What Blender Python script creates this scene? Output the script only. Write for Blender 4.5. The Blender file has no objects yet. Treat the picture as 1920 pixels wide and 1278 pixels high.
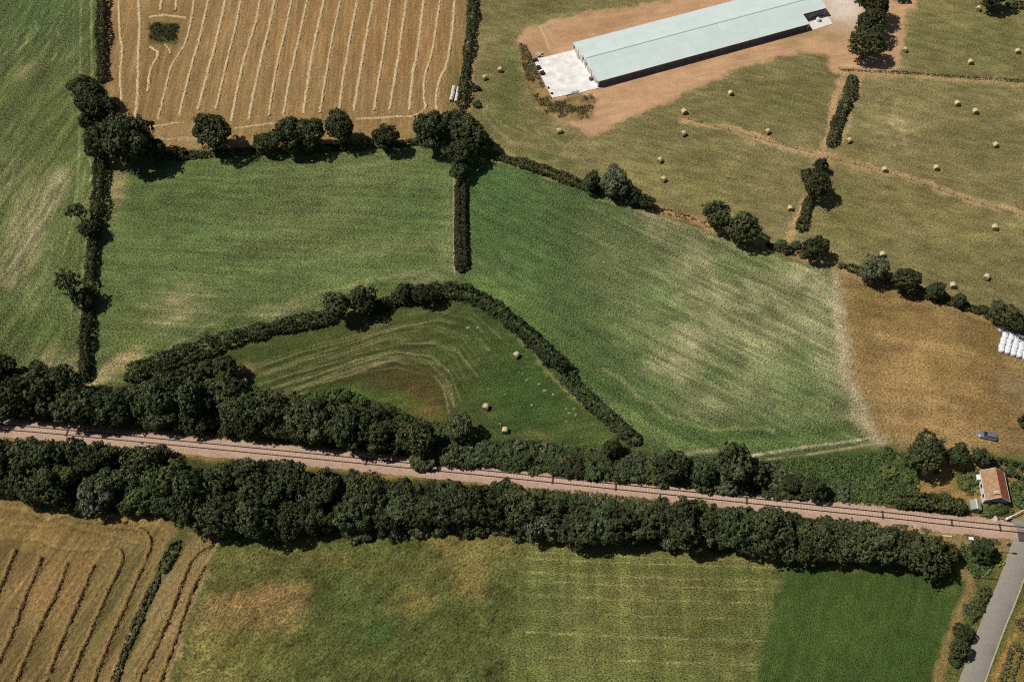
import bpy, math, random
import numpy as np
from mathutils import Vector, Matrix

sc = bpy.context.scene
COLL = sc.collection
random.seed(5)
RNG = np.random.default_rng(5)
R = math.radians

# ------------------------------------------------------------------ camera, sky, sun
FPX, PITCH, SC = 1900.0, R(55), 7.0          # focal length in photo pixels, look-down angle, px per metre at the centre
SP, CP = math.sin(PITCH), math.cos(PITCH)
CAM_H = FPX / SC * SP
CAM_Y = -CAM_H / math.tan(PITCH)

cam_d = bpy.data.cameras.new('camera')
cam = bpy.data.objects.new('camera', cam_d)
COLL.objects.link(cam)
cam.location = (0, CAM_Y, CAM_H)
cam.rotation_euler = (R(90) - PITCH, 0, 0)
cam_d.sensor_width = 36
cam_d.lens = 36 * FPX / 1920
cam_d.clip_end = 8000
cam_d.clip_start = 1
sc.camera = cam

SUN_EL, SHADOW_AZ = R(56), R(-5)             # shadows fall along SHADOW_AZ (from +X, counter-clockwise)
world = bpy.data.worlds.new('World')
sc.world = world
world.use_nodes = True
nt = world.node_tree
bg = nt.nodes['Background']
sky = nt.nodes.new('ShaderNodeTexSky')
sky.sky_type = 'NISHITA'
sky.sun_disc = False
sky.sun_elevation = SUN_EL
sun_az = SHADOW_AZ + math.pi                 # direction towards the sun, from +X ccw
sky.sun_rotation = (math.pi / 2 - sun_az) % (2 * math.pi)
nt.links.new(sky.outputs[0], bg.inputs[0])
bg.inputs[1].default_value = 0.05
sl = bpy.data.lights.new('sun', 'SUN')
sl.energy = 5.0
sl.angle = R(0.5)
sl.color = (1.0, 0.95, 0.87)
so = bpy.data.objects.new('sun', sl)
COLL.objects.link(so)
tosun = Vector((math.cos(SUN_EL) * math.cos(sun_az), math.cos(SUN_EL) * math.sin(sun_az), math.sin(SUN_EL)))
so.rotation_euler = tosun.to_track_quat('Z', 'Y').to_euler()
so.location = tosun * 500
sc.view_settings.view_transform = 'Standard'
sc.view_settings.look = 'None'
sc.view_settings.exposure = -0.42
sc.cycles.use_denoising = False
sc.cycles.filter_width = 1.05
sc.cycles.diffuse_bounces = 2
sc.view_settings.gamma = 1

# ------------------------------------------------------------------ pixel <-> ground
def at(x, y, h=0.0):
    """World point at height h that shows at photo pixel (x, y)."""
    u, v = x - 960.0, y - 639.0
    dz = -FPX * SP - v * CP
    t = (h - CAM_H) / dz
    return Vector((t * u, CAM_Y + t * (FPX * CP - v * SP), h))

def px_of(X, Y, Z=0.0):
    qx, qy, qz = X, Y - CAM_Y, Z - CAM_H
    zc = qy * CP - qz * SP
    return 960 + FPX * qx / zc, 639 + FPX * (-qy * SP - qz * CP) / zc

def scale_at(x, y):
    return (at(x + 1, y) - at(x, y)).length and 1.0 / (at(x + 1, y) - at(x, y)).length

# ------------------------------------------------------------------ small helpers
KCOL = 0.87                                   # lit appearance -> albedo
def lin(c):
    c = np.asarray(c, float) / 255.0
    return np.where(c <= 0.04045, c / 12.92, ((c + 0.055) / 1.055) ** 2.4)
def alb(c, k=KCOL):
    return tuple(lin(c) * k)

def tag(o, label=None, cat=None, group=None, kind=None):
    if label: o['label'] = label
    if cat: o['category'] = cat
    if group: o['group'] = group
    if kind: o['kind'] = kind
    return o

def empty(name, loc=(0, 0, 0), rz=0.0):
    o = bpy.data.objects.new(name, None)
    COLL.objects.link(o)
    o.location = loc
    o.rotation_euler = (0, 0, rz)
    o.empty_display_size = 0.5
    return o

def np_mesh(name, V, F, mat=None, smooth=False):
    """V (n,3), F (m,k) constant k."""
    V = np.ascontiguousarray(V, np.float32)
    F = np.ascontiguousarray(F, np.int32)
    me = bpy.data.meshes.new(name)
    me.vertices.add(len(V))
    me.vertices.foreach_set('co', V.ravel())
    k = F.shape[1]
    me.loops.add(F.size)
    me.loops.foreach_set('vertex_index', F.ravel())
    me.polygons.add(len(F))
    me.polygons.foreach_set('loop_start', np.arange(0, F.size, k, dtype=np.int32))
    me.update(calc_edges=True)
    if smooth:
        me.polygons.foreach_set('use_smooth', np.ones(len(F), bool))
    if mat: me.materials.append(mat)
    return me

def set_attr(me, name, data):
    data = np.ascontiguousarray(data, np.float32)
    if data.ndim == 2:
        a = me.attributes.new(name, 'FLOAT_COLOR', 'POINT')
        if data.shape[1] == 3:
            data = np.concatenate([data, np.ones((len(data), 1), np.float32)], 1)
        a.data.foreach_set('color', data.ravel())
    else:
        a = me.attributes.new(name, 'FLOAT', 'POINT')
        a.data.foreach_set('value', data)

def link(name, me, parent=None):
    o = bpy.data.objects.new(name, me)
    COLL.objects.link(o)
    if parent: o.parent = parent
    return o

class MB:
    """Collects boxes, tubes and loose faces into one mesh."""
    def __init__(s): s.v, s.f = [], []
    def add(s, vs, fs):
        b = len(s.v)
        s.v += [tuple(p) for p in vs]
        s.f += [tuple(b + i for i in f) for f in fs]
        return s
    def box(s, c, d, rz=0.0, M=None):
        hx, hy, hz = d[0] / 2, d[1] / 2, d[2] / 2
        pts = [Vector((sx * hx, sy * hy, sz * hz)) for sz in (-1, 1) for sx, sy in ((-1, -1), (1, -1), (1, 1), (-1, 1))]
        rot = Matrix.Rotation(rz, 3, 'Z') if M is None else M
        pts = [rot @ p + Vector(c) for p in pts]
        return s.add(pts, [(3, 2, 1, 0), (4, 5, 6, 7), (0, 1, 5, 4), (1, 2, 6, 5), (2, 3, 7, 6), (3, 0, 4, 7)])
    def prism(s, poly, z0, z1):
        n = len(poly)
        vs = [(p[0], p[1], z0) for p in poly] + [(p[0], p[1], z1) for p in poly]
        return s.add(vs, [tuple(range(n - 1, -1, -1)), tuple(range(n, 2 * n))] + [(i, (i + 1) % n, n + (i + 1) % n, n + i) for i in range(n)])
    def tube(s, a, b, r0, r1=None, n=8, cap=True):
        a, b = Vector(a), Vector(b)
        r1 = r0 if r1 is None else r1
        q = (b - a).to_track_quat('Z', 'Y')
        vs = []
        for p, r in ((a, r0), (b, r1)):
            for i in range(n):
                t = 2 * math.pi * i / n
                vs.append(q @ Vector((r * math.cos(t), r * math.sin(t), 0)) + p)
        fs = [(i, (i + 1) % n, n + (i + 1) % n, n + i) for i in range(n)]
        if cap: fs += [tuple(range(n - 1, -1, -1)), tuple(range(n, 2 * n))]
        return s.add(vs, fs)
    def lathe(s, prof, c=(0, 0, 0), n=16, axis='Z'):
        vs = []
        for r, z in prof:
            for i in range(n):
                t = 2 * math.pi * i / n
                p = (r * math.cos(t), r * math.sin(t), z)
                if axis == 'X': p = (p[2], p[0], p[1])
                if axis == 'Y': p = (p[0], p[2], p[1])
                vs.append((p[0] + c[0], p[1] + c[1], p[2] + c[2]))
        fs = []
        for k in range(len(prof) - 1):
            for i in range(n):
                fs.append((k * n + i, k * n + (i + 1) % n, (k + 1) * n + (i + 1) % n, (k + 1) * n + i))
        return s.add(vs, fs)
    def mesh(s, name, mat=None, smooth=False):
        me = bpy.data.meshes.new(name)
        me.from_pydata(s.v, [], s.f)
        me.update()
        if smooth:
            me.polygons.foreach_set('use_smooth', np.ones(len(me.polygons), bool))
        if mat: me.materials.append(mat)
        return me
    def build(s, name, mat, parent=None, smooth=False):
        return link(name, s.mesh(name, mat, smooth), parent)

# ------------------------------------------------------------------ numpy noise
TAB = RNG.random((8, 256, 256)).astype(np.float32)
def vnoise(x, y, seed=0):
    xi, yi = np.floor(x).astype(np.int64), np.floor(y).astype(np.int64)
    fx, fy = (x - xi).astype(np.float32), (y - yi).astype(np.float32)
    fx, fy = fx * fx * (3 - 2 * fx), fy * fy * (3 - 2 * fy)
    T = TAB[seed % 8]
    a, b = T[yi % 256, xi % 256], T[yi % 256, (xi + 1) % 256]
    c, d = T[(yi + 1) % 256, xi % 256], T[(yi + 1) % 256, (xi + 1) % 256]
    return (a * (1 - fx) + b * fx) * (1 - fy) + (c * (1 - fx) + d * fx) * fy
def fbm(x, y, s, octv=4, seed=0):
    """0..1, mean 0.5; s = size of the largest blotch in metres."""
    out, amp, tot = 0, 1.0, 0
    f = 1.0 / s
    for o in range(octv):
        out = out + amp * vnoise(x * f + 17.3 * o + seed * 5.1, y * f + 9.7 * o + seed * 3.3, seed + o)
        tot += amp; amp *= 0.55; f *= 2.03
    return out / tot

# ------------------------------------------------------------------ materials
def nodemat(name):
    m = bpy.data.materials.new(name)
    m.use_nodes = True
    b = m.node_tree.nodes['Principled BSDF']
    return m, m.node_tree.nodes, m.node_tree.links, b

def simple_mat(name, col, rough=0.7, var=0.15, nscale=3.0, metal=0.0, spec=0.3, bump=0.0):
    m, N, L, b = nodemat(name)
    tc = N.new('ShaderNodeTexCoord')
    no = N.new('ShaderNodeTexNoise'); no.inputs['Scale'].default_value = nscale; no.inputs['Detail'].default_value = 5
    L.new(tc.outputs['Object'], no.inputs['Vector'])
    rp = N.new('ShaderNodeMapRange')
    rp.inputs[1].default_value = 0.25; rp.inputs[2].default_value = 0.75
    rp.inputs[3].default_value = 1 - var; rp.inputs[4].default_value = 1 + var
    L.new(no.outputs[0], rp.inputs[0])
    mx = N.new('ShaderNodeVectorMath'); mx.operation = 'SCALE'
    mx.inputs[0].default_value = col[:3]
    L.new(rp.outputs[0], mx.inputs['Scale'])
    L.new(mx.outputs[0], b.inputs['Base Color'])
    b.inputs['Roughness'].default_value = rough
    b.inputs['Metallic'].default_value = metal
    b.inputs['Specular IOR Level'].default_value = spec
    if bump:
        bp = N.new('ShaderNodeBump'); bp.inputs['Strength'].default_value = bump; bp.inputs['Distance'].default_value = 0.1
        L.new(no.outputs[0], bp.inputs['Height']); L.new(bp.outputs[0], b.inputs['Normal'])
    return m

def ground_mat(name, ang=0.0, stretch=1.0, scale=2.2, amp=0.5, bump=0.5, speck=0.5, speck_col=(196, 186, 140)):
    """Albedo from the painted 'col' attribute, broken up by fine streaky noise; 'spk' says where pale straw flecks lie."""
    m, N, L, b = nodemat(name)
    at_ = N.new('ShaderNodeAttribute'); at_.attribute_name = 'col'
    sp_ = N.new('ShaderNodeAttribute'); sp_.attribute_name = 'spk'
    geo = N.new('ShaderNodeNewGeometry')
    rot = N.new('ShaderNodeVectorRotate'); rot.rotation_type = 'Z_AXIS'
    rot.inputs['Angle'].default_value = -ang
    L.new(geo.outputs['Position'], rot.inputs['Vector'])
    sc_ = N.new('ShaderNodeVectorMath'); sc_.operation = 'MULTIPLY'
    sc_.inputs[1].default_value = (1.0 / stretch, 1, 1)
    L.new(rot.outputs[0], sc_.inputs[0])
    def noise(s, d=2.0, off=0.0, vec=sc_):
        n = N.new('ShaderNodeTexNoise'); n.inputs['Scale'].default_value = s; n.inputs['Detail'].default_value = d
        n.inputs['Roughness'].default_value = 0.65
        if off:
            ad = N.new('ShaderNodeVectorMath'); ad.operation = 'ADD'; ad.inputs[1].default_value = (off, off * 1.7, 0)
            L.new(vec.outputs[0], ad.inputs[0]); L.new(ad.outputs[0], n.inputs['Vector'])
        else:
            L.new(vec.outputs[0], n.inputs['Vector'])
        return n
    n1 = noise(scale * 1.9, 3.0)
    n2 = noise(scale * 0.22, 3.0, 31.0)
    n3 = noise(scale * 2.0, 2.0, 77.0)
    r1 = N.new('ShaderNodeMapRange'); r1.inputs[1].default_value = 0.36; r1.inputs[2].default_value = 0.64
    r1.inputs[3].default_value = max(0.12, 1 - 1.5 * amp); r1.inputs[4].default_value = 1 + 1.7 * amp
    L.new(n1.outputs[0], r1.inputs[0])
    r2 = N.new('ShaderNodeMapRange'); r2.inputs[1].default_value = 0.3; r2.inputs[2].default_value = 0.7
    r2.inputs[3].default_value = 1 - amp * 0.6; r2.inputs[4].default_value = 1 + amp * 0.6
    L.new(n2.outputs[0], r2.inputs[0])
    mm = N.new('ShaderNodeMath'); mm.operation = 'MULTIPLY'
    L.new(r1.outputs[0], mm.inputs[0]); L.new(r2.outputs[0], mm.inputs[1])
    am = N.new('ShaderNodeMix'); am.data_type = 'FLOAT'; am.inputs[2].default_value = 1.0
    L.new(at_.outputs['Alpha'], am.inputs[0]); L.new(mm.outputs[0], am.inputs[3])
    mx = N.new('ShaderNodeVectorMath'); mx.operation = 'SCALE'
    L.new(at_.outputs['Color'], mx.inputs[0]); L.new(am.outputs[0], mx.inputs['Scale'])
    r3 = N.new('ShaderNodeMapRange'); r3.inputs[1].default_value = 0.52; r3.inputs[2].default_value = 0.62
    L.new(n3.outputs[0], r3.inputs[0])
    m3 = N.new('ShaderNodeMath'); m3.operation = 'MULTIPLY'; m3.use_clamp = True
    m4 = N.new('ShaderNodeMath'); m4.operation = 'MULTIPLY'; m4.inputs[1].default_value = speck
    L.new(sp_.outputs['Fac'], m4.inputs[0])
    L.new(r3.outputs[0], m3.inputs[0]); L.new(m4.outputs[0], m3.inputs[1])
    mix = N.new('ShaderNodeMix'); mix.data_type = 'RGBA'
    L.new(m3.outputs[0], mix.inputs[0]); L.new(mx.outputs[0], mix.inputs[6])
    mix.inputs[7].default_value = (*alb(speck_col), 1)
    L.new(mix.outputs[2], b.inputs['Base Color'])
    b.inputs['Roughness'].default_value = 0.95
    b.inputs['Specular IOR Level'].default_value = 0.05
    bp = N.new('ShaderNodeBump'); bp.inputs['Strength'].default_value = bump; bp.inputs['Distance'].default_value = 0.25
    L.new(n1.outputs[0], bp.inputs['Height'])
    L.new(bp.outputs[0], b.inputs['Normal'])
    return m

def leaf_mat(name, dark, light, transl=0.12, ovar=0.22):
    m, N, L, b = nodemat(name)
    a = N.new('ShaderNodeAttribute'); a.attribute_name = 'tint'
    oi = N.new('ShaderNodeObjectInfo')
    mix = N.new('ShaderNodeMix'); mix.data_type = 'RGBA'
    mix.inputs[6].default_value = (*dark, 1); mix.inputs[7].default_value = (*light, 1)
    L.new(a.outputs['Fac'], mix.inputs[0])
    r = N.new('ShaderNodeMapRange'); r.inputs[3].default_value = 1 - ovar; r.inputs[4].default_value = 1 + ovar
    L.new(oi.outputs['Random'], r.inputs[0])
    hs = N.new('ShaderNodeHueSaturation')
    h = N.new('ShaderNodeMapRange'); h.inputs[3].default_value = 0.478; h.inputs[4].default_value = 0.530
    ml = N.new('ShaderNodeMath'); ml.operation = 'MULTIPLY'; ml.inputs[1].default_value = 7.31
    fr = N.new('ShaderNodeMath'); fr.operation = 'FRACT'
    L.new(oi.outputs['Random'], ml.inputs[0]); L.new(ml.outputs[0], fr.inputs[0]); L.new(fr.outputs[0], h.inputs[0])
    L.new(h.outputs[0], hs.inputs['Hue']); L.new(r.outputs[0], hs.inputs['Value'])
    L.new(mix.outputs[2], hs.inputs['Color'])
    L.new(hs.outputs[0], b.inputs['Base Color'])
    b.inputs['Roughness'].default_value = 0.6
    b.inputs['Specular IOR Level'].default_value = 0.12
    tr = N.new('ShaderNodeBsdfTranslucent'); L.new(hs.outputs[0], tr.inputs['Color'])
    ms = N.new('ShaderNodeMixShader'); ms.inputs[0].default_value = transl
    L.new(b.outputs[0], ms.inputs[1]); L.new(tr.outputs[0], ms.inputs[2])
    L.new(ms.outputs[0], N['Material Output'].inputs['Surface'])
    return m

M_leaf = leaf_mat('leaf_dark', (0.036, 0.044, 0.018), (0.15, 0.168, 0.072), ovar=.38)
M_leaf_oak = leaf_mat('leaf_oak', (0.032, 0.040, 0.016), (0.140, 0.155, 0.066))
M_leaf_grey = leaf_mat('leaf_greyish', (0.07, 0.078, 0.042), (0.24, 0.25, 0.145))
M_leaf_lush = leaf_mat('leaf_lush', (0.042, 0.058, 0.018), (0.17, 0.21, 0.07))
M_leaf_bright = leaf_mat('leaf_bright', (0.05, 0.075, 0.02), (0.15, 0.19, 0.05))
M_hedge = leaf_mat('leaf_hedge', (0.036, 0.041, 0.018), (0.145, 0.155, 0.066))
M_hedge_brown = leaf_mat('leaf_hedge_brown', (0.035, 0.028, 0.016), (0.10, 0.085, 0.045))
M_ditch = leaf_mat('leaf_ditch', (0.06, 0.055, 0.026), (0.27, 0.235, 0.115))
M_scrub = leaf_mat('leaf_scrub', (0.042, 0.058, 0.020), (0.15, 0.185, 0.07))
M_bramble = leaf_mat('leaf_bramble', (0.065, 0.09, 0.026), (0.20, 0.25, 0.085))
M_weed = leaf_mat('weed', (0.09, 0.075, 0.035), (0.26, 0.21, 0.10))
M_yellow = leaf_mat('yellow_bloom', (0.30, 0.30, 0.02), (0.65, 0.62, 0.06))
M_bark = simple_mat('bark', (0.09, 0.07, 0.05), 0.9, 0.35, 4.0, bump=0.5)
M_straw = simple_mat('straw', alb((206, 182, 138)), 0.9, 0.38, 2.2, bump=0.6)
M_straw_dark = simple_mat('straw_dark', alb((148, 121, 74)), 0.9, 0.35, 2.5, bump=0.6)
M_bale = simple_mat('bale_hay', alb((212, 194, 150)), 0.9, 0.22, 6.0, bump=0.5)
M_bale_end = simple_mat('bale_end', alb((168, 136, 84)), 0.9, 0.3, 7.0, bump=0.5)
M_wrap_white = simple_mat('bale_wrap_white', (0.80, 0.81, 0.82), 0.35, 0.05, 3.0, spec=0.5)
M_wrap_cream = simple_mat('bale_wrap_cream', (0.66, 0.60, 0.54), 0.5, 0.1, 3.0)

# ------------------------------------------------------------------ the ground: one sheet of painted fields
TOPW = [
 [(222, -30), (225, 60), (230, 92), (226, 140), (229, 192)], [(258, -30), (262, 40), (260, 100), (258, 180), (253, 226)],
 [(367, -30), (360, 30), (348, 80), (322, 125), (310, 170), (297, 222)], [(398, -30), (375, 70), (362, 115), (345, 180), (336, 216)],
 [(430, -30), (405, 80), (390, 135), (371, 207)], [(458, -30), (440, 60), (425, 120), (405, 206)], [(493, -30), (480, 42), (460, 105), (445, 170), (434, 228)],
 [(522, -30), (505, 50), (490, 110), (478, 165), (467, 224)], [(553, -30), (535, 60), (520, 120), (504, 218)], [(583, -30), (560, 75), (545, 140), (532, 214)],
 [(615, -30), (590, 80), (580, 140), (569, 214)], [(645, -30), (622, 80), (612, 140), (600, 213)], [(677, -30), (655, 80), (645, 140), (636, 206)], [(706, -30), (685, 80), (675, 140), (664, 209)],
 [(737, -30), (722, 80), (712, 140), (702, 208)], [(767, -30), (748, 100), (740, 150), (731, 206)], [(799, -30), (785, 80), (775, 140), (768, 206)],
 [(830, -30), (812, 90), (798, 140), (795, 180), (798, 203), (780, 217)], [(855, -30), (848, 60), (838, 120), (825, 150), (818, 185), (820, 206)]]
LOWW = [[(28, 1030), (15, 1065), (-20, 1140)], [(77, 1044), (50, 1110), (20, 1190), (-15, 1262)], [(127, 1055), (100, 1120), (60, 1200), (22, 1296)], [(175, 1058), (145, 1130), (110, 1210), (78, 1296)],
        [(222, 1032), (229, 1050), (205, 1100), (165, 1190), (120, 1300)], [(200, 985), (262, 993), (280, 1012), (274, 1042), (240, 1120), (205, 1200), (165, 1300)]]
STEP = 0.4
def build_ground():
    xs = np.arange(-215, 215.01, STEP); ys = np.arange(-118, 180.01, STEP)
    nx, ny = len(xs), len(ys)
    X, Y = np.meshgrid(xs, ys)
    X = X.ravel(); Y = Y.ravel()
    PX, PY = px_of(X, Y)
    N = len(X)
    # --- noise fields in world metres
    nA = fbm(X, Y, 22, 5, 1); nB = fbm(X, Y, 6, 4, 2); nC = fbm(X, Y, 1.8, 3, 3); nD = fbm(X, Y, 45, 4, 4)
    def streak(angdeg, ls, ws, seed=0, o=3):
        a = math.radians(angdeg); c, s = math.cos(a), math.sin(a)
        return fbm((X * c + Y * s) / ls * 1.0, (-X * s + Y * c) / ws, 1.0, o, seed)
    WX, WY = PX + (nB - .5) * 26 + (nC - .5) * 10, PY + (fbm(X, Y, 6, 4, 6) - .5) * 22 + (fbm(X, Y, 1.8, 3, 7) - .5) * 8
    COL = np.tile(lin((84, 92, 50)), (N, 1)).astype(np.float32)
    SPK = np.full(N, 0.35, np.float32)
    HGT = np.zeros(N, np.float32)
    AMP = np.ones(N, np.float32)
    def sel(pts, m, x, y):
        p = np.array(pts, float)
        return np.nonzero((x > p[:, 0].min() - m) & (x < p[:, 0].max() + m) & (y > p[:, 1].min() - m) & (y < p[:, 1].max() + m))[0]
    def dist_seg(x, y, pts, closed=False):
        d = np.full(len(x), 1e9); P = list(pts) + ([pts[0]] if closed else [])
        for (ax, ay), (bx, by) in zip(P[:-1], P[1:]):
            ux, uy = bx - ax, by - ay; L2 = ux * ux + uy * uy + 1e-9
            t = np.clip(((x - ax) * ux + (y - ay) * uy) / L2, 0, 1)
            d = np.minimum(d, np.hypot(x - ax - t * ux, y - ay - t * uy))
        return d
    def inside(x, y, pts):
        r = np.zeros(len(x), bool); n = len(pts)
        for i in range(n):
            (ax, ay), (bx, by) = pts[i], pts[(i + 1) % n]
            if ay == by: continue
            c = ((ay > y) != (by > y)) & (x < (bx - ax) * (y - ay) / (by - ay) + ax)
            r ^= c
        return r
    def sm(a): a = np.clip(a, 0, 1); return a * a * (3 - 2 * a)
    def mixc(i, col, a, spk=None):
        a = a.astype(np.float32)
        COL[i] = COL[i] * (1 - a[:, None]) + lin(col).astype(np.float32) * a[:, None]
        if spk is not None: SPK[i] = SPK[i] * (1 - a) + spk * a
    def poly(pts, col, soft=4, op=1.0, rough=0, spk=None, mod=None):
        x, y = (WX, WY) if rough else (PX, PY)
        i = sel(pts, soft + 2, x, y)
        d = dist_seg(x[i], y[i], pts, True) * np.where(inside(x[i], y[i], pts), 1, -1)
        a = sm(d / (2 * soft) + .5) * op
        if mod is not None: a = a * mod[i]
        mixc(i, col, a, spk)
    def stroke(pts, w, col, op=1.0, soft=2, rough=0, spk=None, mod=None):
        x, y = (WX, WY) if rough else (PX, PY)
        i = sel(pts, w + soft + 2, x, y)
        d = dist_seg(x[i], y[i], pts)
        a = sm((w / 2 - d) / (2 * soft) + .5) * op
        if mod is not None: a = a * mod[i]
        mixc(i, col, a, spk)
    def blob(cx, cy, rx, ry, ang, col, op=1.0, spk=None, mod=None):
        t = math.radians(ang); c, s = math.cos(t), math.sin(t); m = 2.6 * max(rx, ry)
        i = sel([(cx, cy)], m, WX, WY)
        dx, dy = WX[i] - cx, WY[i] - cy
        a = np.exp(-((dx * c + dy * s) / rx) ** 2 - ((-dx * s + dy * c) / ry) ** 2) * op
        if mod is not None: a = a * mod[i]
        mixc(i, col, a, spk)
    def tint(pts, arr, amp, soft=6):
        i = sel(pts, soft + 2, PX, PY)
        d = dist_seg(PX[i], PY[i], pts, True) * np.where(inside(PX[i], PY[i], pts), 1, -1)
        a = sm(d / (2 * soft) + .5)
        COL[i] *= np.maximum(.25, 1 + (a * (arr[i] - .5) * 2 * amp * 1.55).astype(np.float32))[:, None]
    def pat(n, lo=.4, hi=.65): return sm((n - lo) / (hi - lo))
    def wide(a): return a
    # ---- field outlines (photo pixels)
    FL = [(-420, -160), (194, -160), (190, 160), (184, 330), (172, 470), (163, 600), (152, 735), (-420, 760)]
    FS = [(196, -160), (884, -160), (876, 100), (866, 215), (800, 268), (300, 282), (225, 250), (196, 160)]
    FC = [(183, 300), (320, 290), (480, 285), (800, 270), (866, 290), (866, 520), (800, 540), (610, 600), (430, 660), (260, 710), (160, 735), (165, 560)]
    FR = [(872, 290), (905, 290), (1000, 318), (1240, 402), (1420, 468), (1570, 512), (1592, 600), (1605, 720), (1665, 825), (1400, 862), (1225, 850), (1150, 785), (1080, 712), (1010, 640), (960, 590), (905, 548), (866, 530)]
    FB = [(1570, 510), (1700, 555), (1800, 585), (2100, 680), (2100, 860), (1900, 850), (1690, 838), (1640, 800), (1605, 715), (1590, 600)]
    FP = [(888, -160), (2200, -160), (2200, 720), (1900, 600), (1800, 566), (1700, 540), (1570, 500), (1420, 455), (1240, 392), (1000, 305), (905, 280), (880, 200), (884, 60)]
    FO = [(432, 660), (600, 612), (720, 575), (850, 562), (905, 572), (960, 615), (1010, 665), (1090, 745), (1150, 805), (1195, 842), (1000, 840), (820, 820), (700, 770), (600, 755), (480, 745), (440, 720)]
    FD = [(-420, 925), (0, 925), (160, 975), (300, 965), (330, 1000), (300, 1060), (215, 1278), (190, 1420), (-420, 1420)]
    FD2 = [(345, 1000), (415, 985), (418, 1010), (395, 1060), (360, 1170), (320, 1278), (280, 1420), (190, 1420), (222, 1270), (300, 1085)]
    FG = [(418, 990), (560, 1005), (980, 1005), (1000, 1030), (965, 1150), (950, 1278), (940, 1420), (280, 1420), (320, 1278), (390, 1070)]
    FM = [(980, 1005), (1100, 1020), (1300, 1030), (1480, 1045), (1450, 1130), (1420, 1278), (1400, 1420), (930, 1420), (950, 1278), (965, 1150)]
    FE = [(1480, 1050), (1640, 1060), (1800, 1060), (1815, 1090), (1775, 1190), (1745, 1290), (1710, 1420), (1390, 1420), (1420, 1278), (1452, 1130)]
    # ---- left field
    lg = streak(75, 16, 1.4, 1); lg2 = streak(90, 30, .9, 2)
    poly(FL, (80, 94, 48), 4, spk=.65)
    poly([(-60, 290), (60, 300), (130, 320), (110, 420), (70, 560), (20, 640), (-60, 640)], (116, 116, 72), 40, .6, 1, .9, .3 + .7 * pat(lg, .35, .6))
    poly([(20, 20), (140, 20), (130, 120), (0, 160), (-60, 120)], (92, 104, 56), 30, .6, 1, .7, pat(lg, .35, .6))
    blob(70, 40, 120, 60, 20, (60, 88, 44), .8)
    blob(120, 330, 60, 150, 5, (88, 106, 44), .6)
    blob(30, 560, 120, 90, 0, (62, 82, 38), .7)
    blob(70, 620, 60, 60, 0, (80, 100, 42), .5)
    for p, c, o, w in [([(108, 335), (84, 375), (62, 430), (40, 475), (10, 520)], (168, 155, 118), .8, 40), ([(75, 360), (45, 400), (20, 440)], (150, 142, 100), .6, 30),
                       ([(65, 470), (55, 560)], (128, 130, 80), .5, 50), ([(130, 95), (45, 130)], (118, 120, 68), .55, 24), ([(52, 125), (40, 140)], (150, 135, 88), .6, 18)]:
        stroke(p, w, c, o, w * .4, 1, .9, .25 + .75 * pat(streak(77, 9, .8, 5), .38, .6))
    for a, b in [((45, 52), (8, 105)), ((75, 40), (50, 92)), ((100, 45), (78, 100)), ((60, 50), (32, 100)), ((110, 60), (95, 110)), ((25, 300), (5, 350)), ((120, 20), (108, 70)), ((40, 300), (15, 330))]:
        stroke([a, b], 4, (136, 138, 86), .55, 2, 1)
    stroke([(152, -20), (150, 120), (148, 300), (140, 400), (118, 480)], 4, (128, 134, 84), .75, 1.5, 0, None, .5 + .5 * pat(nB, .3, .5))
    stroke([(171, -20), (172, 140)], 4, (140, 142, 92), .8, 1.5)
    stroke([(138, -20), (137, 160), (132, 300)], 3, (104, 114, 66), .5, 1.5)
    stroke([(160, 320), (150, 420), (136, 560), (124, 690)], 3, (122, 126, 78), .6, 1.5)
    stroke([(172, 300), (164, 420), (152, 540), (142, 690)], 4, (150, 138, 92), .7, 2, 1)
    blob(108, 695, 40, 28, 20, (165, 150, 104), .85, .6); blob(140, 700, 14, 30, 0, (160, 142, 98), .8)
    stroke([(105, 650), (108, 690)], 26, (120, 126, 74), .6, 8, 1)
    tint(FL, lg, .34); tint(FL, lg2, .22); tint(FL, nA, .24)
    # ---- stubble
    sg = streak(94, 45, .55, 3); sg2 = streak(80, 30, 1.6, 4)
    poly(FS, (154, 123, 79), 4, spk=.35)
    for cx, cy, rx, ry, c, o in [(700, 60, 160, 60, (160, 124, 74), .8), (520, 200, 200, 40, (142, 114, 68), .6), (300, 160, 90, 60, (138, 112, 66), .6), (850, 150, 14, 90, (118, 110, 60), .85), (760, 110, 60, 40, (162, 120, 74), .6)]:
        blob(cx, cy, rx, ry, 0, c, o)
    sg3 = .5 + .5 * np.sin((X + (nA - .5) * 2) * 2 * math.pi / 1.35)
    tint(FS, sg3, .045)
    tint(FS, sg, .22); tint(FS, sg2, .13); tint(FS, nA, .12)
    for p in TOPW:
        stroke(p, 7.5, (190, 162, 120), .55, 2.5, 0, None, .35 + .65 * pat(nC, .3, .6))
    blob(310, 60, 44, 38, 0, (132, 110, 62), .8)
    stroke([(280, 262), (370, 258)], 5, (190, 160, 118), .8, 2, 1)
    stroke([(270, 245), (380, 243)], 16, (170, 140, 96), .5, 6, 1)
    stroke([(300, 268), (700, 252), (790, 248)], 8, (164, 134, 84), .6, 3, 1)
    stroke([(204, -40), (203, 150), (215, 215)], 9, (170, 134, 84), .6, 3, 1)
    poly([(278, 45), (336, 43), (332, 80), (282, 78)], (70, 72, 36), 5, .9, 1)
    # ---- centre green field
    cg = streak(-4, 18, 1.0, 5); cg2 = streak(8, 26, 2.6, 6)
    poly(FC, (84, 101, 52), 4, spk=.6)
    blob(330, 400, 120, 80, 0, (66, 90, 42), .6); blob(780, 390, 80, 70, 0, (64, 90, 42), .6)
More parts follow.
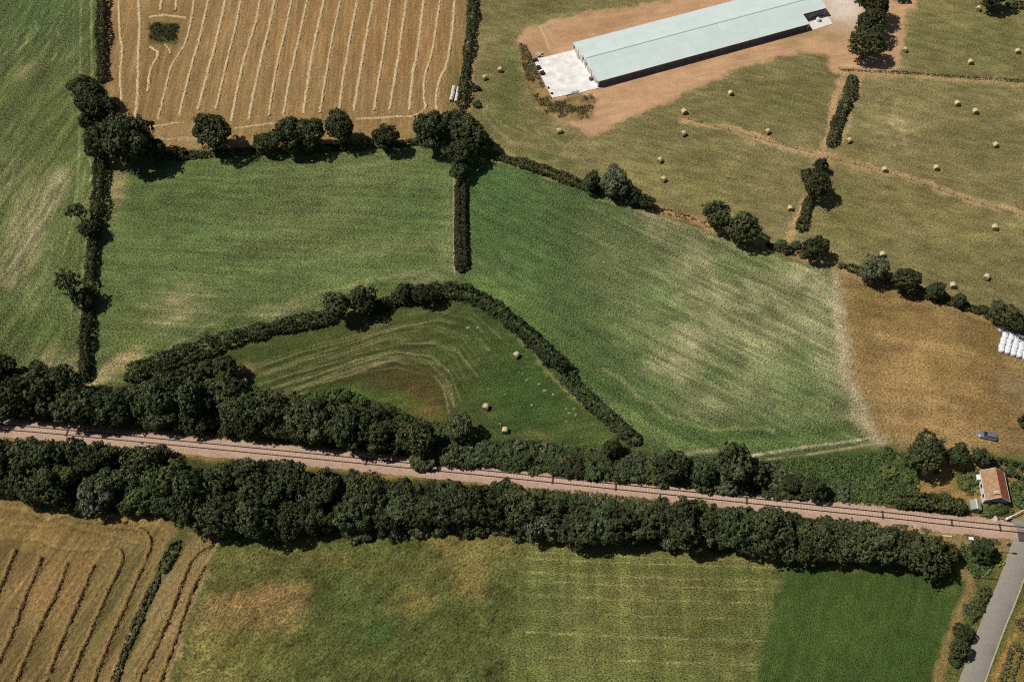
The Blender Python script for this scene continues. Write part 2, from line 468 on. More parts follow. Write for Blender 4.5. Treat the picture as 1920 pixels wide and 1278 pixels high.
    for cx, cy, rx, ry, a, c, o in [(700, 310, 110, 40, -10, (104, 116, 64), .7), (560, 340, 90, 50, 0, (92, 108, 56), .5), (540, 430, 130, 60, -5, (90, 106, 54), .55), (840, 440, 16, 60, 0, (118, 122, 74), .7),
                                    (345, 570, 56, 32, -10, (138, 136, 90), .9), (330, 560, 20, 10, 0, (172, 158, 114), .95), (320, 600, 44, 12, -15, (152, 146, 98), .9), (520, 585, 46, 10, -10, (160, 152, 106), .95), (620, 400, 120, 16, -6, (98, 110, 60), .6), (740, 460, 110, 12, -8, (110, 118, 68), .7),
                                    (240, 640, 60, 40, 0, (94, 112, 44), .6), (600, 480, 140, 30, -10, (96, 112, 58), .5), (220, 340, 14, 60, 5, (156, 140, 92), .85), (215, 300, 20, 20, 0, (150, 135, 88), .8), (780, 520, 40, 10, 0, (148, 142, 98), .7), (270, 470, 60, 60, 0, (84, 104, 48), .5)]:
        blob(cx, cy, rx, ry, a, c, min(1, o * 1.35), .95, .5 + .5 * pat(streak(-4, 12, 1.0, 2), .35, .6))
    stroke([(160, 735), (215, 690), (262, 662)], 26, (166, 148, 100), .85, 7, 1)
    stroke([(240, 690), (420, 612), (600, 572), (700, 535), (800, 515)], 9, (58, 84, 36), .7, 4, 1)
    stroke([(260, 675), (420, 596), (580, 556), (700, 523), (790, 506)], 6, (130, 134, 82), .6, 3, 1)
    stroke([(280, 685), (440, 622), (610, 585)], 14, (104, 116, 62), .6, 5, 1)
    stroke([(320, 297), (480, 292), (780, 278)], 10, (110, 112, 58), .6, 4, 1)
    stroke([(851, 330), (852, 510)], 4, (170, 158, 116), .8, 1.5)
    stroke([(835, 310), (838, 500)], 16, (100, 116, 62), .5, 6, 1)
    tint(FC, cg, .26); tint(FC, cg2, .18); tint(FC, nA, .22); tint(FC, nB, .12)
    # ---- right-hand green field
    rg = streak(-33, 16, 1.0, 7); rg2 = streak(-36, 30, 3.0, 1)
    poly(FR, (72, 95, 49), 4, spk=.5)
    blob(1000, 430, 120, 90, 30, (64, 92, 46), .7)
    poly([(1225, 430), (1420, 478), (1570, 518), (1596, 720), (1640, 800), (1560, 788), (1400, 775), (1290, 765), (1225, 700), (1250, 600), (1215, 520)], (132, 130, 88), 45, .62, 1, .95, .45 + .35 * pat(streak(-33, 16, 1.0, 7), .3, .6) + .2 * pat(nB, .35, .6))
    poly([(1080, 400), (1230, 440), (1250, 600), (1230, 690), (1130, 600), (1090, 500)], (104, 114, 68), 45, .55, 1, .8)
    blob(930, 360, 60, 80, 0, (62, 96, 46), .7); blob(905, 300, 20, 14, 0, (96, 118, 46), .7)
    blob(1000, 600, 50, 40, 40, (84, 108, 48), .8); blob(930, 550, 50, 22, 10, (96, 118, 52), .7); blob(1100, 730, 60, 40, 35, (82, 106, 46), .7)
    tan = (160, 152, 112)
    for cx, cy, rx, ry, a, c, o in [(1330, 470, 60, 30, 20, (150, 148, 106), .75), (1310, 500, 24, 20, 0, (164, 156, 116), .7), (1285, 600, 60, 90, 10, (136, 140, 92), .75), (1270, 680, 60, 40, 35, tan, .8),
                                    (1400, 540, 80, 40, 20, (140, 142, 98), .7), (1420, 630, 110, 60, 20, (142, 142, 98), .6), (1330, 530, 26, 60, 10, (158, 152, 112), .6), (1300, 640, 30, 50, 10, (160, 152, 112), .6), (1480, 590, 60, 30, 20, (154, 150, 108), .6), (1500, 660, 70, 20, 20, (150, 148, 104), .5), (1520, 520, 50, 26, 20, (168, 158, 118), .8), (1540, 610, 26, 90, 0, (150, 150, 108), .8),
                                    (1320, 760, 40, 20, 10, (140, 142, 96), .7), (1480, 700, 70, 50, 0, (112, 128, 76), .55), (1190, 480, 80, 30, 30, (98, 116, 66), .55), (1200, 620, 60, 50, 30, (100, 118, 66), .5), (1250, 425, 60, 14, 20, (156, 146, 106), .7), (1600, 770, 20, 50, -20, (176, 162, 124), .8), (1560, 690, 20, 40, 0, (150, 148, 106), .6), (1380, 480, 60, 20, 20, (96, 118, 62), .5)]:
        blob(cx, cy, rx, ry, a, c, min(1, o * 1.2), .95, (.45 + .55 * pat(rg, .35, .6)) * (.4 + .6 * pat(nB, .35, .55)))
    for cx, cy, rx, ry, a, c, o in [(1370, 505, 34, 20, 20, (78, 104, 52), .8), (1340, 700, 40, 22, 20, (74, 104, 50), .7), (1250, 730, 50, 26, 30, (70, 94, 46), .7), (1510, 740, 60, 40, 0, (74, 98, 48), .75), (1500, 660, 30, 26, 0, (82, 112, 54), .6), (1240, 560, 26, 30, 0, (78, 106, 54), .6), (1440, 480, 50, 14, 20, (92, 116, 54), .7)]:
        blob(cx, cy, rx, ry, a, c, o)
    stroke([(1105, 700), (1180, 760), (1250, 800), (1330, 818), (1500, 815), (1590, 800)], 26, (66, 92, 42), .85, 8, 1)
    stroke([(1140, 690), (1210, 750), (1270, 785), (1340, 805), (1450, 806)], 7, (140, 142, 90), .6, 3, 1)
    stroke([(1150, 760), (1210, 800), (1270, 830)], 22, (104, 126, 62), .7, 8, 1, .9)
    stroke([(1190, 810), (1300, 838), (1500, 826), (1640, 812)], 14, (96, 114, 56), .6, 5, 1)
    stroke([(1100, 385), (1250, 455), (1420, 520), (1560, 570)], 3, (150, 146, 106), .45, 1.5)
    stroke([(1290, 486), (1400, 520), (1540, 565)], 3, (74, 86, 46), .6, 1.2)
    stroke([(1395, 856), (1500, 839), (1600, 826), (1668, 815)], 5, (192, 178, 138), .9, 1.6, 0, None, .6 + .4 * pat(nC)); stroke([(1395, 868), (1520, 851), (1600, 838), (1672, 826)], 4.5, (192, 178, 138), .85, 1.6, 0, None, .6 + .4 * pat(nC))
    stroke([(1270, 850), (1340, 846)], 8, (170, 160, 118), .7, 3, 1)
    stroke([(905, 292), (1000, 322), (1240, 408), (1430, 476), (1580, 522)], 5, (150, 136, 92), .7, 2, 1)
    stroke([(880, 310), (878, 520)], 10, (84, 108, 52), .5, 4, 1)
    tint(FR, rg, .24); tint(FR, rg2, .09); tint(FR, nA, .2); tint(FR, nB, .15)
    stroke([(1575, 515), (1570, 570), (1582, 620), (1592, 680), (1606, 730), (1640, 790), (1660, 815)], 30, (184, 168, 132), .95, 9, 1, .6); stroke([(1600, 700), (1618, 770), (1650, 812)], 40, (180, 164, 128), .7, 14, 1, .6)
    # ---- brown field
    bgn = streak(-15, 8, 2.2, 2)
    poly(FB, (148, 122, 77), 16, 1, 1, spk=.4)
    for cx, cy, rx, ry, a, c, o in [(1720, 620, 90, 50, 20, (156, 124, 74), .7), (1640, 560, 50, 40, 20, (120, 100, 54), .85), (1620, 650, 20, 80, 0, (122, 100, 54), .7), (1850, 640, 40, 40, 0, (120, 100, 48), .7), (1900, 735, 40, 26, 0, (176, 152, 118), .85), (1820, 720, 70, 50, 10, (154, 120, 68), .5), (1800, 560, 70, 16, 20, (136, 102, 54), .6),
                                    (1740, 790, 90, 20, 0, (150, 118, 72), .7), (1860, 760, 60, 30, 0, (150, 117, 63), .6), (1680, 700, 50, 50, 0, (160, 126, 76), .5), (1780, 690, 40, 16, 20, (120, 98, 50), .5)]:
        blob(cx, cy, rx, ry, a, c, o)
    for cx, cy, rx, ry in [(1680, 590, 40, 30), (1760, 700, 36, 24), (1700, 760, 50, 16), (1830, 690, 30, 20), (1640, 720, 22, 40), (1790, 640, 30, 14)]:
        blob(cx, cy, rx, ry, 15, (124, 106, 56), .5, .4, pat(nB, .35, .6))
    tint(FB, bgn, .2); tint(FB, nA, .24); tint(FB, nB, .2)
    # ---- pastures with hay bales
    pg = streak(-22, 5, 1.0, 3); pg2 = streak(10, 9, 2.2, 6)
    poly(FP, (127, 118, 75), 4, spk=.65)
    for cx, cy, rx, ry, a, c, o in [(1480, 190, 90, 50, 0, (110, 110, 58), .7), (1820, 70, 120, 60, 0, (104, 108, 56), .75), (1680, 240, 60, 50, 20, (146, 134, 84), .75), (1700, 225, 30, 14, 20, (172, 154, 104), .6), (1300, 330, 120, 50, 20, (116, 112, 60), .6), (1750, 380, 120, 40, 10, (132, 116, 66), .6),
                                    (1600, 420, 60, 50, 0, (112, 110, 56), .7), (1820, 480, 100, 50, 10, (112, 110, 60), .6), (1580, 360, 30, 20, 0, (104, 108, 52), .7), (960, 120, 22, 60, 0, (84, 98, 48), .75), (945, 200, 40, 50, 10, (86, 98, 48), .7), (960, 240, 60, 20, 10, (90, 100, 50), .6), (930, 20, 40, 30, 0, (112, 108, 62), .8), (1040, 10, 60, 14, -10, (98, 94, 52), .8), (1050, 258, 20, 9, 0, (76, 98, 44), .8), (1020, 290, 50, 10, 15, (82, 100, 46), .7), (1420, 100, 60, 20, -15, (122, 112, 62), .6), (1560, 110, 14, 14, 0, (92, 100, 46), .7), (1720, 60, 20, 30, 0, (108, 108, 56), .6), (1780, 30, 40, 40, 0, (134, 122, 74), .5)]:
        blob(cx, cy, rx, ry, a, c, o)
    blob(1690, 245, 40, 26, 20, (176, 158, 110), .75, .9, pat(nC, .4, .6)); blob(1660, 180, 50, 16, 10, (164, 148, 100), .6, .9, pat(nC, .4, .6))
    tint(FP, pg, .22); tint(FP, pg2, .17); tint(FP, nA, .2); tint(FP, nB, .14)
    for p, w, c, o in [([(905, 205), (925, 245), (960, 265), (1030, 268)], 4, (160, 142, 98), .6), ([(910, 195), (940, 235), (985, 252)], 3, (158, 142, 98), .5), ([(925, 275), (985, 300), (1080, 338)], 5, (164, 144, 100), .7), ([(968, 235), (1005, 255)], 3, (164, 142, 96), .6), ([(1005, 240), (1060, 272), (1085, 258)], 4, (170, 146, 104), .5)]:
        stroke(p, w, c, o, 2, 1)
    stroke([(893, -30), (890, 60), (880, 130), (876, 205)], 10, (176, 134, 94), .8, 4, 1)
    stroke([(1215, 388), (1300, 412), (1420, 452)], 14, (188, 142, 100), .85, 5, 1)
    stroke([(1440, 458), (1560, 495), (1700, 545), (1850, 596)], 14, (168, 134, 88), .8, 5, 1)
    stroke([(1283, 222), (1370, 243), (1460, 270), (1530, 287), (1600, 302), (1700, 330), (1830, 375), (2000, 420)], 13, (180, 150, 104), .95, 4, 1)
    stroke([(1283, 220), (1370, 240), (1460, 267), (1530, 284)], 2.5, (196, 164, 118), .7, 1.2, 1)
    stroke([(1575, 138), (1700, 142), (1920, 158)], 10, (172, 144, 98), .9, 4, 1)
    stroke([(1580, 135), (1565, 190), (1556, 250), (1545, 275)], 15, (188, 150, 108), .95, 4, 1)
    stroke([(1614, 145), (1600, 190), (1585, 240), (1580, 265)], 9, (176, 148, 104), .85, 3, 1)
    stroke([(1520, 285), (1530, 300), (1600, 305)], 22, (182, 148, 106), .7, 8, 1)
    stroke([(1510, 380), (1495, 410), (1482, 440)], 17, (184, 150, 104), .9, 5, 1); stroke([(1534, 380), (1515, 435)], 5, (158, 138, 92), .6, 2, 1)
    poly([(1570, 258), (1620, 285), (1610, 320), (1560, 318)], (132, 116, 66), 8, .4, 1)
    # bare earth round the poultry house
    DIRT = [(972, 75), (985, 52), (1100, 28), (1250, 2), (1400, -50), (1560, -60), (1740, -60), (1712, 18), (1692, 60), (1682, 134), (1560, 134), (1545, 98), (1500, 95), (1400, 128), (1300, 168), (1230, 200), (1160, 236), (1110, 256), (1080, 240), (1030, 215), (1003, 180), (988, 130)]
    poly(DIRT, (202, 160, 119), 6, 1, 1, spk=.1); i = sel(DIRT, 0, WX, WY); AMP[i[inside(WX[i], WY[i], DIRT)]] = .35
    tint(DIRT, streak(15, 7, 1.2, 4), .13); tint(DIRT, nB, .1)
    for cx, cy, rx, ry, a, c, o in [(1010, 90, 30, 30, 0, (176, 140, 98), .6), (1120, 50, 100, 14, -14, (172, 132, 88), .6), (1500, 60, 40, 14, -14, (150, 128, 80), .7), (1580, 50, 50, 20, 0, (172, 144, 100), .6), (1560, 70, 20, 10, 0, (140, 122, 74), .5), (1590, 20, 40, 26, 0, (228, 210, 190), .95), (1570, 5, 30, 20, 0, (232, 216, 198), .9), (1650, 120, 40, 14, 0, (204, 158, 118), .6)]:
        blob(cx, cy, rx, ry, a, c, o)
    stroke([(1012, 50), (1022, 70), (1030, 92)], 3, (220, 192, 158), .8, 1.5); stroke([(1020, 48), (1036, 75)], 3, (214, 184, 148), .6, 1.5)
    BANK = [(972, 78), (985, 82), (1005, 130), (1022, 165), (1040, 190), (1110, 176), (1120, 188), (1105, 222), (1060, 226), (1020, 210), (992, 170), (978, 120)]
    poly(BANK, (142, 118, 72), 6, .9, 1, spk=.7); tint(BANK, nC, .35)
    # ---- meadow inside the hedge loop
    og = streak(12, 14, 1.2, 5)
    poly(FO, (72, 84, 40), 5, spk=.35)
    blob(1000, 720, 90, 90, 30, (58, 86, 38), .9); blob(880, 610, 40, 40, 30, (66, 92, 40), .8); blob(700, 620, 120, 40, -10, (84, 82, 42), .5)
    blob(700, 700, 60, 24, 0, (66, 60, 32), .8); blob(790, 735, 60, 30, 30, (98, 76, 42), .75); blob(800, 775, 30, 16, 0, (128, 104, 54), .6); blob(770, 700, 50, 26, 20, (80, 68, 36), .6)
    blob(640, 745, 60, 12, 0, (96, 112, 48), .9); blob(770, 760, 20, 14, 0, (92, 108, 44), .7); blob(1120, 810, 50, 20, 20, (80, 100, 46), .7); blob(1010, 815, 30, 8, 0, (124, 116, 64), .6)
    ring_o = [(440, 702), (560, 656), (660, 628), (740, 600), (820, 580), (885, 590), (935, 640)]
    ring_i = [(520, 742), (610, 716), (680, 694), (745, 684), (800, 700), (826, 735), (838, 782)]
    for k in range(17):
        t = k / 16.0
        p = [(a[0] * (1 - t) + b[0] * t + 4.5 * math.sin(k * 1.7 + j * 1.3), a[1] * (1 - t) + b[1] * t + 4.5 * math.sin(k * 2.3 + j * .8)) for j, (a, b) in enumerate(zip(ring_o, ring_i))]
        brk = pat(fbm(X + 40 * k, Y - 13 * k, 14, 3, k), .42, .62)
        wl = 2.6 + 1.6 * math.sin(k * 2.9) ** 2 + (1.4 if k > 11 else 0)
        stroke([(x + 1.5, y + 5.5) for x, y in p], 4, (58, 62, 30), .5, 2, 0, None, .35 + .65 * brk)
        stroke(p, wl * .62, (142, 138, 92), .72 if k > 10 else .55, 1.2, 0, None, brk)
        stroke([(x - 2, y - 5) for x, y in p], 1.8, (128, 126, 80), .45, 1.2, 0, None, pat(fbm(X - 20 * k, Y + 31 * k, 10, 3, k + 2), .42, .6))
    stroke([(560, 740), (640, 706), (710, 684), (765, 680), (810, 696), (832, 728), (842, 775)], 2.6, (152, 138, 96), .75, 1.4, 0, None, pat(nB, .25, .5))
    stroke([(540, 738), (630, 696), (700, 672), (770, 666), (820, 682), (846, 722), (852, 765)], 2.6, (142, 138, 94), .7, 1.4, 0, None, pat(nB, .25, .5))
    stroke([(440, 720), (480, 738), (540, 738), (640, 694)], 4, (120, 122, 72), .6, 2)
    blob(460, 690, 26, 12, 0, (136, 118, 72), .7); stroke([(930, 590), (985, 640), (1030, 700), (1100, 770)], 8, (142, 130, 80), .6, 3, 1)
    tint(FO, og, .18); tint(FO, nB, .14)
    fl = (vnoise(X * 1.6, Y * 1.6, 5) > .93) & (vnoise(X * 1.6 + 9, Y * 1.6, 6) > .4)
    for cx, cy, rx, ry, o in [(875, 605, 34, 20, 1), (1010, 740, 80, 60, .7), (960, 780, 60, 30, .6), (1080, 770, 50, 40, .6)]:
        blob(cx, cy, rx, ry, 20, (214, 214, 180), .9 * o, None, fl.astype(float))
    # ---- strip along the railway
    VERGE = [(-420, 760), (0, 780), (400, 830), (800, 855), (1200, 900), (1550, 940), (1920, 990), (2100, 1000), (2100, 1080), (1800, 1030), (1500, 990), (1000, 930), (400, 880), (0, 840), (-420, 800)]
    WOODS = [(-420, 690), (0, 690), (130, 720), (220, 725), (430, 650), (450, 735), (640, 755), (800, 820), (1200, 850), (1420, 865), (1690, 845), (1830, 860), (1960, 890), (2100, 1010), (1830, 1050), (1500, 1040), (1000, 1010), (420, 995), (0, 925), (-420, 910)]
    poly(WOODS, (70, 74, 38), 6, 1, 1, spk=.3)
    poly([(1420, 865), (1690, 845), (1720, 880), (1720, 930), (1680, 950), (1500, 930)], (68, 92, 40), 8, 1, 1, spk=.2)
    poly([(1690, 845), (1830, 852), (1960, 900), (1960, 985), (1820, 965), (1700, 940)], (168, 132, 78), 8, 1, 1, spk=.4)
    for cx, cy, rx, ry, c, o in [(1815, 900, 26, 22, (80, 102, 44), .9), (1860, 950, 60, 14, (84, 98, 46), .8), (1740, 905, 20, 10, (128, 112, 62), .7), (1770, 930, 16, 8, (110, 84, 50), .7), (1905, 925, 16, 30, (74, 102, 40), .9), (1890, 885, 30, 8, (172, 134, 80), .8)]:
        blob(cx, cy, rx, ry, 0, c, o)
    stroke([(-60, 797), (126, 812), (686, 866), (1037, 901), (1655, 966), (1786, 981), (1980, 1001)], 46, (152, 128, 76), .85, 7, 1, .5)
    stroke([(1620, 985), (1800, 1010), (1900, 1030)], 34, (160, 132, 84), .8, 8, 1, .5)
    stroke([(1790, 1035), (1860, 1030)], 22, (74, 98, 40), .7, 9, 1)
    # ---- lower-left hay strips
    dg = streak(66, 26, .6, 1); dg2 = streak(66, 40, 2.4, 5)
    poly(FD, (134, 112, 68), 5, 1, 1, spk=.3); poly(FD2, (146, 124, 80), 4, 1, 1, spk=.4)
    for cx, cy, rx, ry, a, c, o in [(70, 1000, 90, 26, 5, (150, 122, 68), .8), (95, 1110, 60, 60, -60, (168, 130, 80), .75), (150, 1055, 30, 14, 0, (160, 118, 66), .6), (180, 1170, 40, 90, 25, (112, 104, 58), .75), (20, 1040, 40, 30, 0, (112, 98, 52), .7), (230, 1100, 30, 100, 25, (118, 108, 60), .7), (60, 1240, 40, 60, 20, (106, 92, 52), .6), (140, 990, 60, 14, 10, (122, 104, 56), .6), (280, 1230, 30, 60, 20, (116, 98, 56), .6), (240, 970, 60, 8, 5, (168, 134, 76), .7)]:
        blob(cx, cy, rx, ry, a, c, o)
    stroke([(285, 968), (308, 1000), (300, 1040), (260, 1130), (205, 1278)], 5, (168, 148, 96), .6, 2, 1)
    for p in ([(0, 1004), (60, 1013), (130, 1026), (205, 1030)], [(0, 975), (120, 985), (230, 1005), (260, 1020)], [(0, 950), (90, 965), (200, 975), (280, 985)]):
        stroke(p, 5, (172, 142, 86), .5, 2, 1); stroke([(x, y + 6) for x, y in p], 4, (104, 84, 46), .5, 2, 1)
    dg3 = .5 + .5 * np.sin(((-X * math.sin(R(66)) + Y * math.cos(R(66))) + (nA - .5) * 2) * 2 * math.pi / 1.5) * pat(nB, .3, .6)
    lowhalf = [(-420, 1030), (215, 1035), (262, 1050), (200, 1420), (-420, 1420)]
    tint(lowhalf, dg3, .10); tint(FD2, dg3, .08)
    tint(FD, dg, .30); tint(FD, dg2, .26); tint(FD2, dg, .30); tint(FD2, dg2, .2); tint(FD, nB, .08)
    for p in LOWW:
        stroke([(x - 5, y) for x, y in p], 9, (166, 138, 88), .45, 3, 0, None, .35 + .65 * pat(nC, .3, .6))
        stroke([(x + 7, y) for x, y in p], 7, (112, 92, 54), .4, 3)  # windrow shadow painted into the ground colour along its right side
    stroke([(408, 1010), (398, 1060), (375, 1130), (335, 1240), (322, 1290)], 3.5, (188, 166, 116), .8, 1.4)
    stroke([(345, 1010), (325, 1050), (296, 1090), (232, 1240)], 16, (84, 86, 44), .85, 5, 1)
    # ---- rough grass, mown and green fields along the bottom
    wxx, wyy = X + 7 * (fbm(X, Y, 9, 3, 2) - .5), Y + 7 * (fbm(X, Y, 9, 3, 4) - .5)
    ca, sa = math.cos(R(38)), math.sin(R(38))
    gg = 1 - np.abs(fbm((wxx * ca + wyy * sa) / 3.4, (-wxx * sa + wyy * ca) / 1.1, 1.0, 3, 3) - .5) * 4; gg2 = streak(8, 10, 3, 4)
    poly(FG, (102, 102, 54), 5, 1, 1, spk=.3)
    poly([(575, 1085), (760, 1080), (820, 1030), (960, 1090), (945, 1300), (520, 1300), (560, 1190)], (76, 86, 43), 22, .8, 1)
    poly([(395, 1112), (470, 1106), (582, 1094), (572, 1150), (556, 1178), (440, 1180), (365, 1215), (372, 1160)], (152, 124, 76), 16, .8, 1)
    poly([(365, 1190), (545, 1180), (500, 1240), (420, 1290), (335, 1300)], (124, 114, 60), 12, .7, 1)
    poly([(800, 1008), (965, 1008), (960, 1040), (920, 1050), (905, 1120), (860, 1100), (815, 1040)], (128, 114, 62), 16, .65, 1)
    poly([(600, 1008), (800, 1010), (780, 1050), (620, 1050)], (74, 88, 42), 12, .6, 1)
    for cx, cy, rx, ry, a, c, o in [(470, 1010, 60, 22, 0, (76, 90, 44), .85), (500, 1112, 60, 14, -12, (162, 124, 80), .6), (640, 1090, 70, 60, 0, (84, 94, 46), .8), (760, 1060, 80, 30, 10, (92, 98, 48), .7), (860, 1060, 60, 26, 0, (116, 108, 56), .6), (890, 1090, 26, 40, 0, (134, 112, 64), .55), (940, 1100, 30, 80, 0, (86, 92, 46), .7), (710, 1180, 40, 26, 0, (76, 104, 48), .7), (500, 1230, 100, 50, 0, (98, 102, 48), .7), (830, 1190, 70, 70, 10, (82, 90, 44), .7), (600, 1040, 80, 14, 10, (116, 110, 54), .7), (700, 1250, 90, 30, 0, (98, 104, 50), .6), (400, 1200, 30, 40, 0, (120, 108, 56), .7), (440, 1090, 40, 14, -10, (98, 94, 46), .8), (910, 1010, 90, 8, 0, (128, 114, 62), .7), (780, 1130, 40, 30, 0, (128, 112, 58), .6)]:
        blob(cx, cy, rx, ry, a, c, o)
    tint(FG, gg, .13); tint(FG, gg2, .14); tint(FG, nB, .18); tint(FG, nC, .16); tint(FG, nA, .12)
    mg = streak(-4, 30, 1.1, 6); mg2 = streak(88, 30, 1.2, 2)
    poly(FM, (100, 106, 54), 6, 1, 1, spk=.5)
    for cx, cy, rx, ry, a, c, o in [(1060, 1090, 90, 40, 0, (92, 100, 50), .6), (1200, 1110, 100, 40, 0, (120, 116, 62), .6), (1320, 1090, 90, 30, 0, (112, 112, 58), .6), (1150, 1200, 100, 40, 0, (112, 112, 60), .6), (1350, 1230, 60, 60, 0, (102, 106, 54), .6), (1010, 1200, 40, 60, 0, (94, 102, 52), .6), (1100, 1030, 120, 9, 5, (128, 116, 62), .7), (1350, 1045, 120, 8, 4, (122, 112, 60), .7)]:
        blob(cx, cy, rx, ry, a, c, o)
    for y in (1040, 1052, 1078, 1094, 1120, 1150, 1190, 1235):
        stroke([(985, y - 6), (1200, y + 4), (1470, y + 12)], 2.6, (150, 142, 88), .75, 1.1, 0, None, pat(nB, .2, .5))
    tint(FM, mg, .13); tint(FM, mg2, .22); tint(FM, nA, .1); tint(FM, nB, .1)
    eg = streak(68, 20, .9, 7)
    poly(FE, (66, 86, 38), 5, 1, 1, spk=.25)
    for cx, cy, rx, ry, a, c, o in [(1600, 1160, 120, 70, 0, (70, 90, 38), .6), (1780, 1090, 20, 40, 20, (98, 100, 48), .6), (1550, 1200, 60, 80, 15, (84, 98, 46), .45), (1700, 1130, 50, 40, 0, (78, 92, 42), .5), (1580, 1060, 140, 7, 4, (128, 106, 58), .8), (1470, 1150, 14, 90, 15, (84, 98, 46), .6)]:
        blob(cx, cy, rx, ry, a, c, o)
    for x0 in (1500, 1545, 1640, 1680):
        stroke([(x0 + 60, 1080), (x0 + 20, 1180), (x0 - 15, 1290)], 2.4, (92, 106, 52), .35, 1.2)
    tint(FE, eg, .12); tint(FE, nA, .12); tint(FE, nB, .06)
    # ---- road verges
    stroke([(1800, 1070), (1818, 1090), (1798, 1150), (1775, 1230), (1750, 1300)], 18, (152, 124, 74), .8, 7, 1, .6)
    stroke([(1876, 1050), (1850, 1110), (1815, 1200), (1785, 1290)], 34, (100, 100, 50), .9, 8, 1, .4)
    poly([(1935, 1080), (1885, 1190), (1850, 1290), (1800, 1420), (2100, 1420), (2100, 1000)], (120, 110, 56), 6, 1, 1, spk=.4)
    stroke([(1905, 1190), (1885, 1230), (1862, 1300)], 12, (176, 136, 72), .8, 4, 1); blob(1912, 1160, 12, 10, 0, (174, 136, 86), .7); blob(1918, 1260, 20, 40, 0, (128, 104, 50), .7)
    lum = (COL @ np.array([.2126, .7152, .0722], np.float32))[:, None]
    COL = lum + (COL - lum) * .95
    COLA = np.concatenate([np.clip(COL * KCOL, 0.004, 0.9), AMP[:, None]], 1)
    # --- relief
    rough = {'FG': .16, 'FO': .06}
    HGT += (nC - .5) * 0.10
    i = sel(FG, 0, PX, PY); i = i[inside(PX[i], PY[i], FG)]
    HGT[i] += ((gg[i] - .5) * .14 + (nC[i] - .5) * .22).astype(np.float32)
    for P_ in (FD, FD2):
        i = sel(P_, 0, PX, PY); i = i[inside(PX[i], PY[i], P_)]
        HGT[i] += (dg[i] - .5) * .12
    RAIL = [(-500, 759), (-60, 797), (126, 812), (686, 866), (1037, 901), (1655, 966), (1786, 981), (2300, 1034)]
    ROAD = [(1775, 1400), (1822, 1277), (1859, 1178), (1891, 1100), (1916, 1030), (1936, 985), (1975, 900), (2010, 830)]
    YARD = [(990, 112), (1080, 88), (1135, 160), (1030, 192)]
    for p, w in ((RAIL, 40), (ROAD, 70)):
        i = sel(p, w, PX, PY); d = dist_seg(PX[i], PY[i], p); a = sm((w - d) / 14); HGT[i] = HGT[i] * (1 - a) - .06 * a
    i = sel(YARD, 20, PX, PY); HGT[i] = -.05
    V = np.stack([X, Y, HGT], 1)
    idx = np.arange(N).reshape(ny, nx)
    F = np.stack([idx[:-1, :-1].ravel(), idx[:-1, 1:].ravel(), idx[1:, 1:].ravel(), idx[1:, :-1].ravel()], 1)
    fx, fy = PX[F].mean(1), PY[F].mean(1)
    keep = (fx > -260) & (fx < 2180) & (fy > -150) & (fy < 1440)
    F, fx, fy = F[keep], fx[keep], fy[keep]
    region = np.zeros(len(F), int)
    defs = [('meadow', FP, ground_mat('pasture_ground', R(-22), 2.0, 1.8, .42, .5, .5, (190, 172, 118))),
            ('crop_field', FL, ground_mat('left_crop_ground', R(75), 2.6, 2.0, .56, .6, .6)),
            ('stubble_field', FS, ground_mat('stubble_ground', R(94), 4.0, 2.2, .26, .4, .4, (206, 178, 128))),
            ('crop_field', FC, ground_mat('centre_crop_ground', R(-4), 2.2, 2.0, .56, .6, .6)),
            ('crop_field', FR, ground_mat('right_crop_ground', R(-33), 2.0, 2.0, .58, .6, .65)),
            ('dry_field', FB, ground_mat('dry_ground', R(-15), 1.8, 1.6, .42, .5, .4, (196, 164, 110))),
            ('hay_meadow', FO, ground_mat('loop_meadow_ground', R(12), 1.8, 2.0, .5, .6, .4, (170, 160, 110))),
            ('mown_field', FD, ground_mat('mown_ground', R(66), 4.0, 2.2, .32, .6, .4, (186, 158, 100))),
            ('mown_field', FD2, None), ('rough_grass_field', FG, ground_mat('rough_grass_ground', R(48), 2.2, 1.7, .44, .8, .4, (176, 156, 88))),
            ('mown_field', FM, ground_mat('mown_green_ground', R(-4), 1.6, 1.8, .52, .6, .5, (176, 164, 104))),
            ('grass_field', FE, ground_mat('green_ground', R(68), 1.6, 2.0, .40, .5, .3, (140, 140, 84)))]
    for k, (nm, P_, mt) in enumerate(defs):
        region[inside(fx, fy, P_)] = k + 1
    mats = [ground_mat('verge_ground', 0, 1.4, 2.0, .4, .7, .4, (190, 164, 100))] + [d[2] for d in defs]
    names = ['verge_ground'] + [d[0] for d in defs]
    mats[9] = mats[8]
    for k, nm in enumerate(names):
        f = F[region == k]
        if not len(f): continue
        u, inv = np.unique(f.ravel(), return_inverse=True)
        me = np_mesh(nm, V[u], inv.reshape(-1, 4), mats[k], True)
        set_attr(me, 'col', COLA[u]); set_attr(me, 'spk', SPK[u])
        tag(link(nm, me), kind='structure')
    # countryside beyond the picture
    me = np_mesh('ground', [(-3000, -3000, -.6), (3000, -3000, -.6), (3000, 3000, -.6), (-3000, 3000, -.6)], [(0, 1, 2, 3)], simple_mat('far_ground', alb((98, 100, 54)), .95, .4, .02, spec=.05))
    tag(link('ground', me), kind='structure')
    return RAIL, ROAD
RAIL, ROAD = build_ground()

